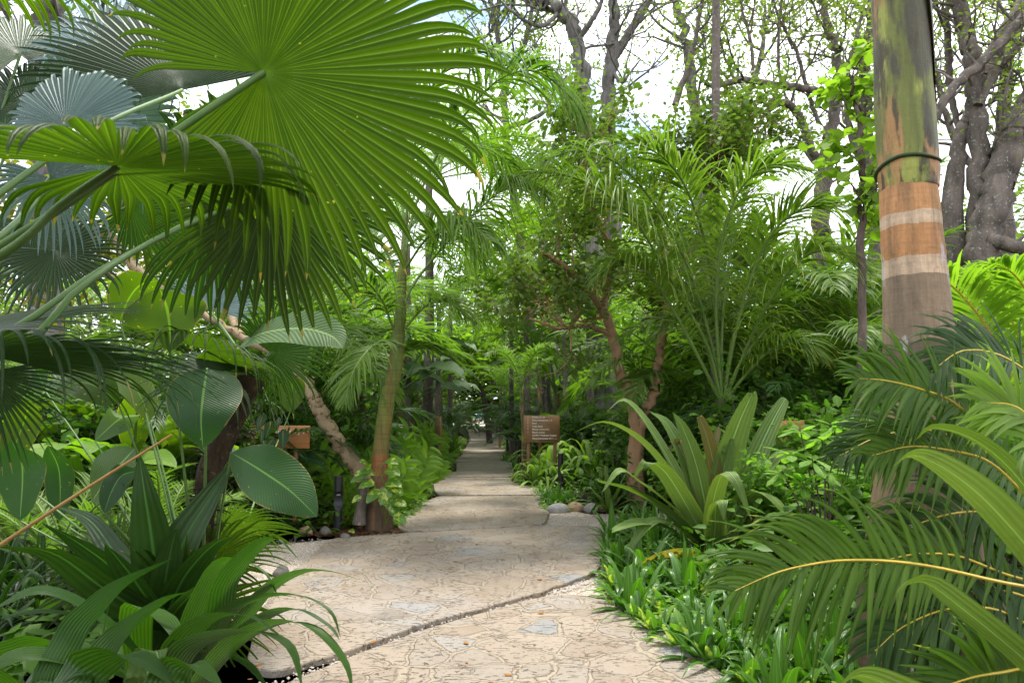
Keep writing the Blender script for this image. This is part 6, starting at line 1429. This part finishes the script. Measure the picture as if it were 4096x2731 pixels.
# ---------------------------------------------------------------- stuff nobody could count
def scatter_leaves(mb, P, size, rng, wr=.3, up=.6, rows=4, prof='ovate'):
    n = len(P); az = rng.uniform(0, 6.28, n); e = rng.uniform(-.2, 1.1, n) * up
    D_ = np.stack([np.cos(e) * np.cos(az), np.cos(e) * np.sin(az), np.sin(e)], 1); L_ = size * rng.uniform(.5, 1.3, n)
    W_ = unit(np.stack([-np.sin(az), np.cos(az), rng.normal(0, .3, n)], 1))
    blades(mb, P, D_, W_, L_, L_ * wr, rng.uniform(.1, .6, n), rows, 3, .15, prof, 0, rng=rng)
def path_x(d, side):
    tabL = [(2.5, -1.25), (4.0, -1.5), (5.6, -1.7), (6.4, -1.62), (7.4, -1.5), (8.6, -1.35), (9.4, -1.4), (10.2, -1.25), (12, -1.35), (14, -1.5), (18, -1.5), (25, -1.75), (33, -2.1), (46, -3), (60, -4)]
    tabR = [(2.5, 1.35), (3.6, 1.3), (4.4, 1.05), (5.2, .72), (6.0, .86), (7.5, 1.0), (8.8, 1.25), (10.3, 0.95), (10.6, .45), (12, .35), (13, .25), (16, .1), (20, -.1), (25, -.35), (33, -.6), (46, -1.5), (60, -2.0)]
    t = tabL if side < 0 else tabR
    return np.interp(d, [a for a, b in t], [b for a, b in t])
rng = R_(55); mb = MB()
n = 11000; d = 2.8 + 30 * rng.uniform(0, 1, n) ** 1.8; off = np.abs(rng.normal(0, .38, n)) + rng.uniform(-.16, .04, n); clump = np.sin(d * 5.1) + np.sin(d * 2.3 + 1)
P = np.stack([path_x(d, 1) + off, d, -.04 + rng.uniform(0, .16, n) * np.clip(off * 3, .15, 1)], 1)
P = P[~((P[:, 1] > 8.8) & (P[:, 1] < 10.4) & (P[:, 0] < 2.1))]
scatter_leaves(mb, P, .055 + .0, rng)
n = 9000; d = 9.0 + 26 * rng.uniform(0, 1, n) ** 2.0; off = np.abs(rng.normal(0, .5, n)) + rng.uniform(-.05, .15, n)
P = np.stack([path_x(d, -1) - off, d, -.04 + rng.uniform(0, .18, n) * np.clip(off * 3, .15, 1)], 1)
scatter_leaves(mb, P, .06, rng)
tag(mb.build('ground_cover', M['cover'], None), None, None, None, 'stuff')
# darker, larger undergrowth filling the beds behind
mb = MB(); n = 26000
sd = rng.choice([-1, 1], n); d = 3.5 + 46 * rng.uniform(0, 1, n) ** 1.6
off = .7 + np.abs(rng.normal(0, 1, n)) * (1.2 + d * .28)
x = np.where(sd > 0, path_x(d, 1) + off, path_x(d, -1) - off)
h = rng.uniform(0, 1, n) ** 1.5 * np.clip(off * .55, .15, 1.5)
P = np.stack([x, d, h - .03], 1)
ok = ~((x < 0) & (d < 9)) | (h < .25)
ok &= ~((x < 0) & (d > 5.2) & (d < 8.2) & (x > -6)) & ~((x > 0) & (d > 8.8) & (d < 10.6) & (x < 6)) & ~((x > 0) & (d < 4.5))
P = P[ok]; scatter_leaves(mb, P, .16, rng, .26, .8, 4, 'ellip')
tag(mb.build('undergrowth', M['under'], None), None, None, None, 'stuff')
# far woods closing the view behind the beds and the pool
mb = MB(); n = 120000
d = rng.uniform(36, 64, n); sx = rng.uniform(-1, 1, n)
x = sx * d * 1.0
z = rng.uniform(0, 1, n) ** .85 * (13 + 4 * np.sin(x * .21) + 2.5 * np.sin(x * .57 + 1) + 2 * np.sin(x * 1.3 + d * .1))
gap = (x > path_x(d, -1) - 1.2) & (x < path_x(d, 1) + 1.2) & (z < 4.2)
P = np.stack([x, d, z], 1)[~gap]
P += rng.normal(0, .5, P.shape) * (1, 1, .5)
scatter_leaves(mb, P, .55, rng, .32, .6, 3, 'ellip')
n = 40000; x = rng.uniform(-45, 35, n); z = rng.uniform(0, 1, n) ** 1.3 * 13
scatter_leaves(mb, np.stack([x, 104 + rng.uniform(0, 10, n), z], 1), 1.3, rng, .35, .6, 3, 'ellip')
tag(mb.build('far_woods', M['forest'], None), None, None, None, 'stuff')
# fallen leaves and crumbs of bark on the stones and gravel
mb = MB(); n = 420; d = 3.2 + 16 * rng.uniform(0, 1, n) ** 1.6
u_ = rng.beta(.55, .55, n); x = path_x(d, -1) * (1 - u_) + path_x(d, 1) * u_
az = rng.uniform(0, 6.28, n); L_ = rng.choice([.015, .02, .03, .06], n, p=[.4, .3, .2, .1])
blades(mb, np.stack([x, d, np.full(n, .006)], 1), np.stack([np.cos(az), np.sin(az), rng.uniform(0, .3, n)], 1), np.stack([-np.sin(az), np.cos(az), 0 * az], 1), L_, L_ * .28, .3, 4, 3, .25, 'ellip', 0, rng=rng)
tag(mb.build('fallen_leaves', simple('dry_leaf', (0.16, 0.07, 0.025), .8, .2, (0.30, 0.13, 0.03), 3.0), None), None, None, None, 'stuff')
mb = MB(); n = 1500; d = rng.uniform(8.4, 10.2, n); x = rng.uniform(-2.6, -1.35, n); az = rng.uniform(0, 6.28, n)
n2_ = 420; d2 = 3 + 6 * rng.uniform(0, 1, n2_); x2 = path_x(d2, 1) + np.abs(rng.normal(0, .12, n2_)) ; x = np.concatenate([x, x2]); d = np.concatenate([d, d2]); n = len(d); az = rng.uniform(0, 6.28, n)
L_ = rng.uniform(.03, .08, n)
blades(mb, np.stack([x, d, rng.uniform(-.04, -.01, n)], 1), np.stack([np.cos(az), np.sin(az), rng.uniform(-.1, .5, n)], 1), np.stack([-np.sin(az), np.cos(az), .2 * np.sin(az)], 1), L_, L_ * .25, .4, 4, 3, .3, 'ellip', 0, rng=rng)
tag(mb.build('leaf_litter', simple('litter', (0.055, 0.027, 0.014), .9, .1, (0.14, 0.065, 0.03), 4.0), None), None, None, None, 'stuff')

# ---------------------------------------------------------------- labels of the repeated plants, from where each stands
LM = [('the royal palm', (2.35, 3.9)), ('the directional board', (0.6, 14)), ('the left bollard', (-2.1, 8.4)), ('the ringed palm', (-1.75, 8.9)), ('the bronze crinum', (1.85, 6.4)), ('the forked tree', (2.0, 11)), ('the twin trunks', (2.7, 20)), ('the far path end', (-2.6, 50)), ('the bungalow board', (-2.6, 7.6)), ('the notice board', (3.25, 8)), ('the shaggy palm', (-2.1, 4.4)), ('the big feather palm', (2.9, 9.5)), ('the umbrella tree', (-1.6, 30)), ('the silver fan palm', (-4, 4.6)), ('the leaning trunks', (6.4, 9.5)), ('the spreading tree', (6.3, 14))]
def rel(p):
    ang = math.atan2(p[0], p[1]); best = None
    for nm, (lx, ly) in LM:
        la = math.atan2(lx, ly); sc = abs(ang - la) * 9 + abs(math.log(p[1] / ly)) * 2.2
        if best is None or sc < best[0]: best = (sc, nm, la, ly)
    _, nm, la, ly = best
    side = '' if abs(ang - la) < 0.02 else ('left of ' if ang < la else 'right of ')
    if p[1] > ly * 1.22: return ('behind ' if not side else 'behind, ' ) + side + nm
    if p[1] < ly * 0.82: return ('nearer, ' if side else 'in front of ') + side + nm
    return (side or 'beside ') + nm
groups = {}
for o, desc, p in REG: groups.setdefault((desc, rel(p)), []).append((p[1], abs(p[0]), o))
ORD = ['nearest', 'second nearest', 'third nearest', 'fourth nearest', 'fifth nearest', 'sixth nearest', 'seventh nearest', 'eighth nearest']
for (desc, r), L in groups.items():
    L.sort(key=lambda q: q[:2])
    for i, (_, _, o) in enumerate(L):
        lab = desc + ' ' + r
        if len(L) > 1: lab = ORD[i] + ' ' + lab
        o['label'] = lab
for o in bpy.data.objects:
    if 'desc' in o.keys(): del o['desc']
